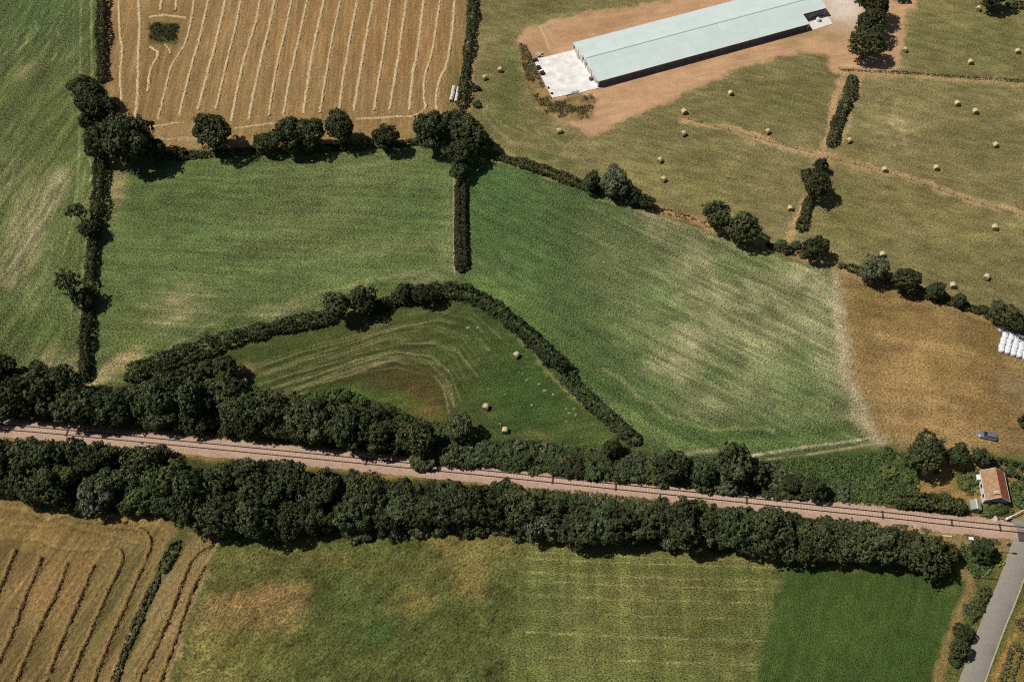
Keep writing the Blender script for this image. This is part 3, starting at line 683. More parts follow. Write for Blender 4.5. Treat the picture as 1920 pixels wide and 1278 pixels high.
# ------------------------------------------------------------------ polylines in the world
def resample(pts, step):
    P = [Vector(p) for p in pts]
    out, tg = [], []
    # Catmull-Rom
    fine = []
    for i in range(len(P) - 1):
        p0, p1, p2, p3 = P[max(i - 1, 0)], P[i], P[i + 1], P[min(i + 2, len(P) - 1)]
        n = max(2, int((p2 - p1).length / step * 2))
        for k in range(n):
            t = k / n
            fine.append(0.5 * ((2 * p1) + (p2 - p0) * t + (2 * p0 - 5 * p1 + 4 * p2 - p3) * t * t + (3 * p1 - p0 - 3 * p2 + p3) * t ** 3))
    fine.append(P[-1])
    L = [0]
    for a, b in zip(fine[:-1], fine[1:]): L.append(L[-1] + (b - a).length)
    A = np.array([tuple(p) for p in fine]); L = np.array(L)
    n = max(2, int(L[-1] / step) + 1)
    s = np.linspace(0, L[-1], n)
    Q = np.stack([np.interp(s, L, A[:, k]) for k in range(3)], 1)
    T = np.gradient(Q, axis=0); T /= np.linalg.norm(T, axis=1)[:, None] + 1e-9
    return Q, T, L[-1]

def ribbon(name, pts, prof, mat, step=1.0, zoff=0.0, jit=0.0, parent=None):
    """prof: list of (offset, height) across the line."""
    Q, T, _ = resample(pts, step)
    Nn = np.stack([-T[:, 1], T[:, 0], 0 * T[:, 0]], 1)
    m = len(prof)
    V = np.zeros((len(Q), m, 3))
    for k, (o, h) in enumerate(prof):
        j = RNG.normal(0, jit, len(Q)) if jit else 0
        V[:, k] = Q + Nn * (o + (j * (abs(o) > .01)) * np.ones(len(Q)))[:, None]
        V[:, k, 2] = h + zoff
    n = len(Q)
    idx = np.arange(n * m).reshape(n, m)
    F = np.stack([idx[:-1, :-1].ravel(), idx[1:, :-1].ravel(), idx[1:, 1:].ravel(), idx[:-1, 1:].ravel()], 1)[:, ::-1]
    return link(name, np_mesh(name, V.reshape(-1, 3), F, mat), parent)

# ------------------------------------------------------------------ railway
def ordn(n):
    ones = 'zeroth first second third fourth fifth sixth seventh eighth ninth tenth eleventh twelfth thirteenth fourteenth fifteenth sixteenth seventeenth eighteenth nineteenth'.split()
    if n < 20: return ones[n]
    t = ['', '', 'twenty', 'thirty', 'forty', 'fifty', 'sixty', 'seventy', 'eighty', 'ninety'][n // 10]
    return {'twenty': 'twentieth', 'thirty': 'thirtieth', 'forty': 'fortieth', 'fifty': 'fiftieth', 'sixty': 'sixtieth', 'seventy': 'seventieth', 'eighty': 'eightieth', 'ninety': 'ninetieth'}[t] if n % 10 == 0 else t + '-' + ones[n % 10]

def ballast_mat():
    m = ground_mat('ballast', 0, 1.0, 2.4, .22, .6, .5, (226, 204, 184))
    N, L = m.node_tree.nodes, m.node_tree.links
    for nd in list(N):
        if nd.type == 'ATTRIBUTE':
            c = N.new('ShaderNodeRGB') if nd.attribute_name == 'col' else N.new('ShaderNodeValue')
            c.outputs[0].default_value = (*alb((196, 164, 143)), 1) if nd.attribute_name == 'col' else .6
            for o in nd.outputs:
                for l in list(o.links):
                    if o.name == 'Alpha': l.to_socket.default_value = .8; L.remove(l)
                    else: L.new(c.outputs[0], l.to_socket)
            N.remove(nd)
    return m
rail_w = [at(x, y) for x, y in RAIL]
bed = ribbon('railway_bed', rail_w, [(-2.7, -.12), (-2.3, .03), (-1.6, .30), (-.9, .33), (0, .33), (.9, .33), (1.6, .30), (2.3, .03), (2.8, -.12)], ballast_mat(), 1.0, 0, .16)
tag(bed, kind='structure')
def build_track():
    root = empty('railway_track', at(1037, 901))
    tag(root, 'single railway track with two dark rust brown rails on pinkish ballast', 'railway track')
    inv = -root.location
    M_rail = simple_mat('rusty_rail', (0.055, 0.032, 0.022), .6, .2, 2)
    M_sl = simple_mat('concrete_sleeper', alb((210, 181, 160)), .9, .14, 2)
    M_cr = simple_mat('cable_cover', (0.07, 0.045, 0.035), .8, .2, 2)
    Q, T, _ = resample(rail_w, .7)
    Nn = np.stack([-T[:, 1], T[:, 0], 0 * T[:, 0]], 1)
    for s in (-1, 1):
        prof = [(-.09, .36), (-.10, .545), (.10, .545), (.09, .36)]
        V = np.zeros((len(Q), 4, 3))
        for k, (o, h) in enumerate(prof):
            V[:, k] = Q + Nn * (s * .70 + o); V[:, k, 2] = h
        V += np.array(inv)
        idx = np.arange(len(Q) * 4).reshape(-1, 4)
        F = np.concatenate([np.stack([idx[:-1, k], idx[1:, k], idx[1:, k + 1], idx[:-1, k + 1]], 1)[:, ::-1] for k in range(3)])
        link('rail', np_mesh('rail', V.reshape(-1, 3), F, M_rail), root)
    # sleepers: those nearest the crossing are parts, the rest one part
    px, py = px_of(Q[:, 0], Q[:, 1])
    vis = [i for i in range(len(Q)) if -40 < px[i] < 1895]
    vis.sort(key=lambda i: -px[i])
    me = MB().box((0, 0, 0), (.26, 2.1, .12)).mesh('sleeper', M_sl)
    rest = MB()
    for n, i in enumerate(vis):
        rz = math.atan2(T[i, 1], T[i, 0]); c = Vector(Q[i]) + inv; c.z = .283
        if n < 100:
            o = link('sleeper', me, root); o.location = c; o.rotation_euler.z = rz
        else:
            rest.box(c, (.26, 2.1, .12), rz)
    tag(rest.build('sleepers', M_sl, root), kind='stuff')
    for x, y in [(128, 812), (688, 867), (1037, 901), (1156, 913), (1400, 939), (1655, 966), (1786, 981), (1873, 990)]:
        P = at(x, y)
        i = int(np.argmin(np.hypot(Q[:, 0] - P.x, Q[:, 1] - P.y)))
        rz = math.atan2(T[i, 1], T[i, 0]); c = Vector(Q[i]) + inv; c.z = .40
        link('cable_cover', MB().box((0, 0, 0), (.34, 1.9 + .3 * random.random(), .12)).box((0, .75, .06), (.55, .3, .12)).box((0, -.75, .06), (.5, .3, .12)).mesh('cable_cover', M_cr), root).matrix_local = Matrix.Translation(c) @ Matrix.Rotation(rz, 4, 'Z')
    return root
build_track()

# ------------------------------------------------------------------ road, yards, crossing deck
def asphalt_mat():
    m = simple_mat('asphalt', alb((154, 147, 136)), .92, .13, 1.6, spec=.1, bump=.2)
    return m
M_asph = asphalt_mat()
road_pts = [at(x, y) for x, y in ROAD]
tag(ribbon('road', road_pts, [(-2.45, -.02), (-2.3, .07), (0, .11), (2.3, .07), (2.45, -.02)], M_asph, 1.0, .0, .05), kind='structure')
M_edge = simple_mat('road_edge_grit', alb((196, 184, 150)), .95, .2, 2)
tag(ribbon('road_edge', road_pts, [(-2.62, .0), (-2.52, .085), (-2.36, .085), (-2.3, .078)], M_edge, 1.0, .006, .03), kind='structure')
# dark panel where the road crosses the rails
Qr, Tr, _ = resample(rail_w, .5)
P0 = at(1934, 994)
def deck(name, a, b, off0, off1, z, mat):
    Q2 = [Vector(q) for q in Qr]
    px, _ = px_of(Qr[:, 0], Qr[:, 1])
    ii = [i for i in range(len(Qr)) if a < px[i] < b]
    pts = [Qr[i] for i in ii]
    return ribbon(name, [Vector(p) for p in pts[::4]], [(off0, .2), (off0 + .02, z), (off1 - .02, z), (off1, .2)], mat, .5)
tag(deck('crossing_deck', 1902, 1990, -.62, .62, .50, simple_mat('crossing_rubber', alb((150, 140, 134)), .9, .15, 2)), kind='structure')
tag(deck('crossing_deck', 1898, 1990, .8, 2.9, .48, M_asph), kind='structure')
tag(deck('crossing_deck', 1904, 1990, -2.9, -.8, .48, simple_mat('crossing_dark', alb((98, 84, 80)), .9, .2, 2)), kind='structure')
tag(deck('crossing_line', 1897, 1912, -1.95, -1.6, .505, simple_mat('white_paint', (0.7, 0.68, 0.66), .7, .1, 4)), kind='structure')

M_conc = simple_mat('pale_concrete', (0.80, 0.765, 0.725), .85, .24, .38, spec=.2)
yard = [(1001, 112.5), (1040, 103), (1077, 94), (1100, 128), (1123, 165.5), (1100, 171), (1084, 175.5), (1064, 178), (1050, 181), (1036, 184), (1024, 162), (1012, 138)]
tag(MB().prism([at(*p)[:2] for p in yard], -.3, .12).build('yard', M_conc), kind='structure')
slab = [(1519, 47), (1524, 57), (1561, 45), (1552, 31), (1549, 30), (1512, 40)]
tag(MB().prism([at(*p)[:2] for p in slab], -.3, .10).build('yard', simple_mat('warm_concrete', (0.74, 0.68, 0.62), .85, .12, .8)), kind='structure')

# ------------------------------------------------------------------ poultry house
def build_barn():
    hE, rise = 2.5, 1.5
    NW, SW, SE = at(1076, 80.7, hE), at(1122.4, 153, hE), at(1518, 45, hE)
    ex = (SE - SW).normalized()
    ey = Vector((-ex.y, ex.x, 0))                      # towards the far side
    W = (NW - SW).dot(ey); L = (SE - SW).dot(ex)
    E2 = at(1550, 18, hE)
    nx_, ny_ = (E2 - SW).dot(ex), (at(1511, 28.4, hE) - SW).dot(ey)
    base = SW.copy(); base.z = 0
    rz = math.atan2(ex.y, ex.x)
    root = empty('poultry_house', base, rz)
    tag(root, 'long low poultry house with pale mint metal roof and white gable', 'farm building')
    M_roof = simple_mat('mint_roof', alb((210, 223, 218), 1.0), .5, .045, .35, spec=.3)
    # corrugation
    N, Lk = M_roof.node_tree.nodes, M_roof.node_tree.links
    b = N['Principled BSDF']
    tc = N.new('ShaderNodeTexCoord'); wv = N.new('ShaderNodeTexWave'); wv.wave_type = 'BANDS'; wv.bands_direction = 'X'
    wv.inputs['Scale'].default_value = 1.6
    Lk.new(tc.outputs['Object'], wv.inputs['Vector'])
    bk = N.new('ShaderNodeTexBrick'); bk.inputs['Scale'].default_value = 1.0; bk.offset = 0.0
    bk.inputs['Brick Width'].default_value = 6.0; bk.inputs['Row Height'].default_value = 3.4; bk.inputs['Mortar Size'].default_value = .05
    bk.inputs['Color1'].default_value = (1, 1, 1, 1); bk.inputs['Color2'].default_value = (.94, .95, .94, 1); bk.inputs['Mortar'].default_value = (.84, .86, .85, 1)
    Lk.new(tc.outputs['Object'], bk.inputs['Vector'])
    old = b.inputs['Base Color'].links[0].from_socket
    mlt = N.new('ShaderNodeVectorMath'); mlt.operation = 'MULTIPLY'
    Lk.new(old, mlt.inputs[0]); Lk.new(bk.outputs['Color'], mlt.inputs[1]); Lk.new(mlt.outputs[0], b.inputs['Base Color'])
    bp = N.new('ShaderNodeBump'); bp.inputs['Strength'].default_value = .25; bp.inputs['Distance'].default_value = .04
    Lk.new(wv.outputs['Fac'], bp.inputs['Height']); Lk.new(bp.outputs[0], b.inputs['Normal'])
    M_wht = simple_mat('white_cladding', (0.78, 0.77, 0.75), .6, .06, 1.0)
    M_drk = simple_mat('dark_side_cladding', (0.17, 0.18, 0.22), .6, .2, .8)
    M_net = simple_mat('dark_netting', (0.11, 0.12, 0.16), .7, .3, 1.2)
    M_gry = simple_mat('grey_door', (0.50, 0.49, 0.48), .6, .08, 1.5)
    M_blk = simple_mat('dark_opening', (0.02, 0.02, 0.024), .8, .2, 2)
    M_ridge = simple_mat('ridge_grey', alb((178, 192, 188)), .6, .06, 1)
    th = .10
    R0, R1 = W * .47, W                               # ridge line sits near the middle
    ridge_y = W / 2
    mb = MB()
    def slab_(x0, x1, y0, z0, y1, z1):
        mb.add([(x0, y0, z0), (x1, y0, z0), (x1, y1, z1), (x0, y1, z1), (x0, y0, z0 + th), (x1, y0, z0 + th), (x1, y1, z1 + th), (x0, y1, z1 + th)],
               [(3, 2, 1, 0), (4, 5, 6, 7), (0, 1, 5, 4), (1, 2, 6, 5), (2, 3, 7, 6), (3, 0, 4, 7)])
    o = .0
    zt = lambda y: hE + rise * (1 - abs(y - ridge_y) / (W / 2))
    cl = nx_
    slab_(0, L, 0, zt(0), ny_, zt(ny_))
    mb.build('roof', M_roof, root); mb = MB()
    slab_(0, cl, ny_ + .004, zt(ny_), ridge_y, zt(ridge_y)); mb.build('roof', M_roof, root); mb = MB()
    slab_(0, cl, ridge_y + .004, zt(ridge_y), W, zt(W)); mb.build('roof', M_roof, root); mb = MB()
    mb.box((cl / 2, ridge_y, zt(ridge_y) + th + .03), (cl - .4, .36, .05)); mb.build('ridge_cap', M_ridge, root)
    # white fascia strips along the eaves and verge
    mb = MB().box((L / 2, -.05, hE + .03), (L + .1, .08, .2)).box((nx_ - (nx_ - L) / 2, ny_ - .05, zt(ny_) + .02), (nx_ - L, .08, .2)).box((cl / 2, W + .05, hE + .03), (cl + .1, .08, .2))
    mb.build('fascia', M_wht, root)
    # walls
    i0 = .35
    mb = MB()
    def gable(x, w, y0, y1):
        poly = [(y0, -.1), (y1, -.1), (y1, zt(y1) - .02)] + ([(ridge_y, zt(ridge_y) - .02)] if y0 < ridge_y < y1 else []) + [(y0, zt(y0) - .02)]
        n = len(poly)
        mb.add([(x, y, z) for y, z in poly] + [(x + w, y, z) for y, z in poly], [tuple(range(n)), tuple(range(2 * n - 1, n - 1, -1))] + [(i, n + i, n + (i + 1) % n, (i + 1) % n) for i in range(n)])
    gable(.12, .2, .12, W - .12)
    mb.build('gable_wall', M_wht, root)
    mb = MB(); gable(cl - .4, .2, ny_ + .3, W - .12); mb.build('gable_wall', M_wht, root)
    wl = MB().box((L / 2 + .1, .35, .28), (L - .6, .2, .76)); wl.build('side_wall', M_drk, root)
    wl = MB().box((L / 2 + .1, .38, 1.5), (L - .6, .12, 1.64)); wl.build('side_netting', M_net, root)
    MB().box((cl / 2, W - .3, hE / 2 - .05), (cl - .8, .2, hE)).build('side_wall', M_wht, root)
    post = MB().box((0, 0, 0), (.12, .1, hE - .1)).mesh('post', simple_mat('dark_post', (0.12, 0.12, 0.14), .6, .1, 1))
    for k in range(26):
        p = link('post', post, root); p.location = (1.0 + k * (L - 2) / 25, .22, hE / 2)
    # gable doors, pilasters and slots
    for y, w, h in [(W * .88, W * .10, 2.1), (W * .68, W * .12, 2.5), (W * .38, W * .12, 2.6), (W * .16, W * .13, 2.2)]:
        MB().box((.06, y, h / 2 + .05), (.12, w, h)).build('sliding_door', M_gry, root)
    for y, z0, h in [(W * .955, 1.0, 1.0), (W * .60, 1.7, 1.1), (W * .53, .9, 2.2), (W * .46, 1.6, 1.2), (W * .06, .9, 1.0)]:
        MB().box((.05, y, z0 + h / 2), (.14, .42, h)).build('dark_slot', M_blk, root)
    for y in (W * .80, W * .505, W * .27, W * .985, W * .015, W * .62):
        MB().box((-.02, y, (zt(y) - .1) / 2), (.26, .3, zt(y) - .1)).build('pilaster', M_wht, root)
    # open bay at the far end
    MB().box(((L + nx_) / 2 - .2, ny_ + .25, 1.25), (nx_ - L - .5, .16, 2.5)).build('bay_wall', M_drk, root)
    MB().box((L - .15, ny_ / 2, 1.25), (.2, ny_ - .3, 2.5)).build('bay_wall', M_wht, root)
    MB().box((L + (nx_ - L) * .36, ny_ + .05, 1.2), (.14, .14, 2.4)).build('post', M_wht, root)
    MB().box((nx_ - .5, ny_ + .05, 1.2), (.14, .14, 2.4)).build('post', M_wht, root)
    # a white tank standing in the bay
    c = root.matrix_basis @ Vector((L + (nx_ - L) * .62, ny_ * .62, 0)) if False else Matrix.Translation(base) @ Matrix.Rotation(rz, 4, 'Z') @ Vector((L + (nx_ - L) * .60, ny_ * .62, 0))
    t = empty('water_tank', (c.x, c.y, .1), rz)
    tag(t, 'small white round tank standing in the open bay of the poultry house', 'tank')
    MB().lathe([(0, .02), (.75, .02), (.78, .1), (.78, .95), (.7, 1.1), (.4, 1.25), (0, 1.3)], n=20).build('body', simple_mat('tank_plastic', (.7, .7, .72), .4, .06, 2), t, True)
    MB().lathe([(0, 1.3), (.2, 1.3), (.2, 1.38), (0, 1.38)], n=12).build('lid', M_blk, t)
build_barn()

# clutter on the concrete yard
M_junk = simple_mat('dark_scrap', (0.035, 0.03, 0.03), .8, .4, 3, bump=.5)
def heap(name, x, y, r, h, mat, label, cat, seed, tall=1.0):
    rr = random.Random(seed)
    mb = MB()
    for k in range(9):
        a = rr.random() * 6.28; d = rr.random() * r * .7; s = r * (.35 + .4 * rr.random())
        M = Matrix.Rotation(rr.random() * 6, 3, 'Z') @ Matrix.Rotation((rr.random() - .5) * .9, 3, 'X')
        mb.box((d * math.cos(a), d * math.sin(a), h * (.25 + .45 * rr.random())), (s, s * (.5 + rr.random() * .6), h * .55), M=M)
    o = mb.build(name, mat)
    o.location = at(x, y); o.location.z = .1
    tag(o, label, cat)
M_pallet = simple_mat('pallet_wood', alb((150, 112, 84)), .9, .25, 3)
M_white_box = simple_mat('white_plastic', (.72, .72, .71), .5, .06, 2)
heap('scrap_heap', 1002.5, 115, 1.0, 1.0, M_junk, 'dark reddish scrap heap at the outer corner of the concrete yard', 'scrap', 1)
heap('scrap_heap', 1010, 129, .9, .8, M_junk, 'dark scrap heap halfway along the outer edge of the concrete yard', 'scrap', 2)
heap('scrap_heap', 1015, 138, 1.2, .9, M_junk, 'larger dark scrap heap below the middle one on the yard edge', 'scrap', 3)
heap('scrap_heap', 1028.5, 166, .5, .5, M_junk, 'tiny dark scrap heap on the yard edge near its lower corner', 'scrap', 4)
heap('scrap_heap', 1035, 176.5, .6, .5, M_junk, 'small dark scrap heap at the lower corner of the concrete yard', 'scrap', 5)
def pallets(x, y, label, n=4):
    t = empty('pallet_stack', at(x, y), .4); t.location.z = .12
    tag(t, label, 'pallets')
    for k in range(n):
        mb = MB()
        for j in range(5): mb.box(((j - 2) * .24, 0, .12), (.16, 1.0, .03))
        for j in (-1, 0, 1): mb.box((0, j * .42, .05), (1.15, .1, .1))
        o = mb.build('pallet', M_pallet, t); o.location.z = k * .145; o.rotation_euler.z = (random.random() - .5) * .3
pallets(1108, 150, 'brown wooden pallets stacked against the white gable near its lower end', 6)
def drum(x, y, label, r=.8):
    t = empty('steel_drum', at(x, y)); t.location.z = .12
    tag(t, label, 'drum')
    MB().lathe([(0, 0), (r, 0), (r, .05), (r * .96, .08), (r, .4), (r * .96, .44), (r, .8), (r * .95, .9), (0, .9)], n=18).build('body', M_white_box, t, False)
    MB().lathe([(r * .93, .902), (r * .93, .93), (0, .93)], n=18).build('lid', simple_mat('grey_lid', (.3, .3, .32), .6, .1, 2), t)
drum(1085, 109, 'squat white drum against the gable near its far end')
heap('rubble_pile', 1010, 103, 1.9, .5, simple_mat('pale_rubble', alb((196, 186, 172)), .9, .2, 2), 'pale grey rubble pile on the bare earth beyond the yard edge', 'rubble', 9)
for k, (x, y, rz) in enumerate([(1066, 176.5, .5), (1078, 174, .3)]):
    t = MB().box((0, 0, .12), (2.4, .9, .05)).box((.2, .1, .18), (2.2, .8, .05), .1).box((-.3, -.1, .24), (2.0, .7, .05), -.1).build('sheet_stack', M_white_box if k == 0 else simple_mat('grey_sheets', (.35, .36, .35), .6, .1, 2))
    t.location = at(x, y); t.location.z = .1; t.rotation_euler.z = rz
    tag(t, ['pale loose sheets stacked at the lower edge of the concrete yard', 'greyer loose sheets beside the pale ones on the yard edge'][k], 'sheets')

# ------------------------------------------------------------------ leaves
def quads(C, Nrm, size, tint, rng, ratio=1.0):
    """Leaf cards: centres C, normals Nrm, sizes."""
    n = len(C)
    Nrm = Nrm / (np.linalg.norm(Nrm, axis=1)[:, None] + 1e-9)
    ref = rng.normal(size=(n, 3))
    U = np.cross(Nrm, ref); U /= np.linalg.norm(U, axis=1)[:, None] + 1e-9
    W = np.cross(Nrm, U)
    a = (size * .5)[:, None]; b = (size * .5 * ratio)[:, None]
    bend = Nrm * (size * .12)[:, None]
    V = np.stack([C - U * a - W * b * .55, C + U * a * .5 - W * b + bend, C + U * a + W * b * .5, C - U * a * .4 + W * b + bend], 1).reshape(-1, 3)
    F = np.arange(4 * n).reshape(n, 4)
    return V, F, np.repeat(tint, 4)

def leaf_mesh(name, C, Nrm, size, tint, mat, rng, ratio=1.0):
    V, F, t = quads(C, Nrm, size, tint, rng, ratio)
    me = np_mesh(name, V, F, mat)
    set_attr(me, 'tint', t.astype(np.float32))
    return me

def clumped(P, Nn, T, rad, per, rng, leaf):
    """Turns clump centres into leaf cards spread over each small tuft."""
    m = len(P)
    li = np.repeat(np.arange(m), per)
    d = rng.normal(size=(len(li), 3)); d /= np.linalg.norm(d, axis=1)[:, None] + 1e-9
    nn = Nn / (np.linalg.norm(Nn, axis=1)[:, None] + 1e-9)
    dot = (d * nn[li]).sum(1)
    d = d - nn[li] * np.minimum(dot, 0)[:, None] * 1.7      # keep to the outer side of the tuft
    d /= np.linalg.norm(d, axis=1)[:, None] + 1e-9
    r = np.broadcast_to(rad, (m,))[li] * (1 + rng.normal(0, .16, len(li)))
    C = P[li] + d * r[:, None] * np.array([1, 1, .8])
    N2 = d + .35 * nn[li] + rng.normal(0, .34, C.shape) + np.array([0, 0, .1])
    t = np.clip(T[li] + rng.normal(0, .17, len(li)), 0, 1)
    return C, N2, t

def crown_points(seed, Rr, zc, flat, nlobe, nleaf, spread=.62, lobe=(.32, .5), core=.62, clump=.12, per=15, zmin=.12):
    rng = np.random.default_rng(seed)
    squash = np.array([rng.uniform(.86, 1.14), rng.uniform(.86, 1.14), flat])
    Cs = [np.array([rng.normal(0, .08) * Rr, rng.normal(0, .08) * Rr, zc - .12 * Rr])]; Rs = [core * Rr]
    k = 0
    while len(Cs) < nlobe and k < 900:
        k += 1
        d = rng.normal(size=3); d /= np.linalg.norm(d)
        if d[2] < -.6: continue
        r = Rr * rng.uniform(*lobe)
        c = d * squash * Rr * spread * rng.uniform(.62, 1.22) + np.array([0, 0, zc])
        if len(Cs) > 1 and min(np.linalg.norm(c - q) for q in Cs[1:]) < .26 * Rr: continue
        Cs.append(c); Rs.append(r)
    Cs, Rs = np.array(Cs), np.array(Rs)
    w = Rs ** 2; w[0] *= .6; w /= w.sum()
    out_c, out_n, out_t = [], [], []
    lob_t = rng.uniform(-.14, .18, len(Cs))
    tot, need = 0, nleaf // per
    while tot < need:
        m = need
        li = rng.choice(len(Cs), m, p=w)
        d = rng.normal(size=(m, 3)); d /= np.linalg.norm(d, axis=1)[:, None]
        rad = Rs[li] * (.93 + rng.normal(0, .10, m) + .30 * (rng.random(m) < .10))
        p = Cs[li] + d * rad[:, None] * np.array([1, 1, .9])
        ok = p[:, 2] > zmin * Rr
        for j in range(len(Cs)):
            dd = np.linalg.norm(p - Cs[j], axis=1)
            ok &= (dd > Rs[j] * .84) | (li == j)
        p, d, li = p[ok], d[ok], li[ok]
        out_c.append(p); out_n.append(d + rng.normal(0, .2, p.shape)); out_t.append(.36 + lob_t[li] + rng.normal(0, .13, len(p)))
        tot += len(p)
    P, Nn, T = (np.concatenate(q)[:need] for q in (out_c, out_n, out_t))
    C, N2, t = clumped(P, Nn, T, Rr * clump * rng.uniform(.6, 1.35, len(P)), per, rng, 0)
    return C, N2, t, Cs, Rs, rng

def trunk_mesh(name, Cs, zc, Rr, rng):
    mb = MB()
    r = .055 * Rr + .06
    top = Vector((0, 0, zc * .75))
    mid = Vector((rng.normal(0, .05) * Rr, rng.normal(0, .05) * Rr, zc * .4))
    mb.tube((0, 0, -.3), mid, r * 1.25, r, 8); mb.tube(mid, top, r, r * .7, 8)
    for c in Cs[1:9]:
        c = Vector(c); j = mid.lerp(top, .4 + .6 * float(rng.random()))
        k = j.lerp(c, .55) + Vector((0, 0, .12 * Rr))
        mb.tube(j, k, r * .5, r * .32, 6); mb.tube(k, c, r * .32, r * .12, 6)
    return mb.mesh(name, M_bark)

TREES = {}
def proto(kind, seed, Rr, zc, flat, nl, n, leaf, mat, **kw):
    C, Nn, t, Cs, Rs, rng = crown_points(seed, Rr, zc, flat, nl, n, **kw)
    me = leaf_mesh('crown', C, Nn, leaf * rng.uniform(.6, 1.45, len(C)), t, mat, rng)
    TREES.setdefault(kind, []).append((me, trunk_mesh('trunk', Cs, zc, Rr, rng), Rr))
ZC = {'oak': 7.0, 'wood': 5.6, 'grey': 4.8, 'tall': 6.4, 'lush': 4.6, 'thin': 7.4, 'bright': 2.6}
for s in range(6):
    proto('oak', 100 + s, 5.0, ZC['oak'], .86, 26, 7800, .40, M_leaf_oak, spread=.66, lobe=(.20, .40), core=.56, clump=.115)
for s in range(8):
    proto('wood', 200 + s, 4.0, ZC['wood'], .98, 24, 6000, .36, M_leaf, spread=.66, lobe=(.20, .38), core=.56, clump=.12)
for s in range(3):
    proto('grey', 300 + s, 4.0, ZC['grey'], .9, 22, 6000, .34, M_leaf_grey, spread=.66, lobe=(.2, .36), core=.56, clump=.12)
for s in range(2):
    proto('tall', 400 + s, 3.4, ZC['tall'], 1.55, 26, 5600, .36, M_leaf, spread=.66, lobe=(.22, .4), core=.5, clump=.13)
for s in range(3):
    proto('lush', 450 + s, 4.0, ZC['lush'], .85, 22, 6000, .36, M_leaf_lush, spread=.66, lobe=(.2, .38), core=.56, clump=.12)
for s in range(2):
    proto('thin', 500 + s, 2.6, ZC['thin'], 1.1, 13, 1500, .34, M_leaf, spread=.75, lobe=(.22, .4), core=.25, clump=.16, per=12)
for s in range(2):
    proto('bright', 600 + s, 3.0, ZC['bright'], .7, 16, 3600, .36, M_leaf_bright, lobe=(.22, .4), clump=.13)

def tree(kind, x, y, rpx, label, cat='tree', group=None, name=None, k=None, hsc=1.0):
    """A tree whose crown centre shows at photo pixel (x, y) with half-width rpx."""
    P = TREES[kind]
    me, tr, Rr = P[(random.randrange(len(P)) if k is None else k % len(P))]
    zc = ZC[kind]
    s = rpx / scale_at(x, y) / (Rr * 1.0)
    s *= .96
    p = at(x, y, zc * s * hsc)
    root = empty(name or {'oak': 'oak_tree', 'wood': 'broadleaf_tree', 'grey': 'willow_tree', 'tall': 'tall_tree', 'lush': 'leafy_tree', 'thin': 'thin_tree', 'bright': 'leafy_shrub'}[kind], (p.x, p.y, 0), random.random() * 6.28)
    q = random.uniform(.88, 1.14)
    root.scale = (s * q, s / q, s * hsc)
    tag(root, label, cat, group)
    link('trunk', tr, root); link('crown', me, root)
    return root

BUSH = {}
def bproto(kind, seed, mat, n=1900, leaf=.30, Rr=2.0, flat=.7):
    C, Nn, t, Cs, Rs, rng = crown_points(seed, Rr, Rr * .5, flat, 12, n, lobe=(.24, .45), core=.62, clump=.17, per=13, zmin=.02)
    BUSH.setdefault(kind, []).append((leaf_mesh('bush', C, Nn, leaf * rng.uniform(.6, 1.45, len(C)), t, mat, rng), Rr))
for s in range(4): bproto('dark', 700 + s, M_leaf)
for s in range(4): bproto('scrub', 720 + s, M_scrub)
for s in range(3): bproto('grey', 740 + s, M_leaf_grey)
for s in range(3): bproto('bramble', 750 + s, M_bramble)
for s in range(2): bproto('bright', 760 + s, M_leaf_bright)
for s in range(2): bproto('weed', 780 + s, M_weed, 900, .3, 1.5, .6)
bproto('yellow', 790, M_yellow, 260, .24, .7, 1.0)
def bush(kind, x, y, rpx, label, cat='bush', group=None, name='bush', hs=.85):
    me, Rr = random.choice(BUSH[kind])
    s = rpx / scale_at(x, y) / Rr
    p = at(x, y, Rr * .5 * s * hs)
    o = link(name, me); o.location = (p.x, p.y, 0); o.rotation_euler.z = random.random() * 6.28
    o.scale = (s * random.uniform(.9, 1.1), s * random.uniform(.9, 1.1), s * hs)
    return tag(o, label, cat, group)

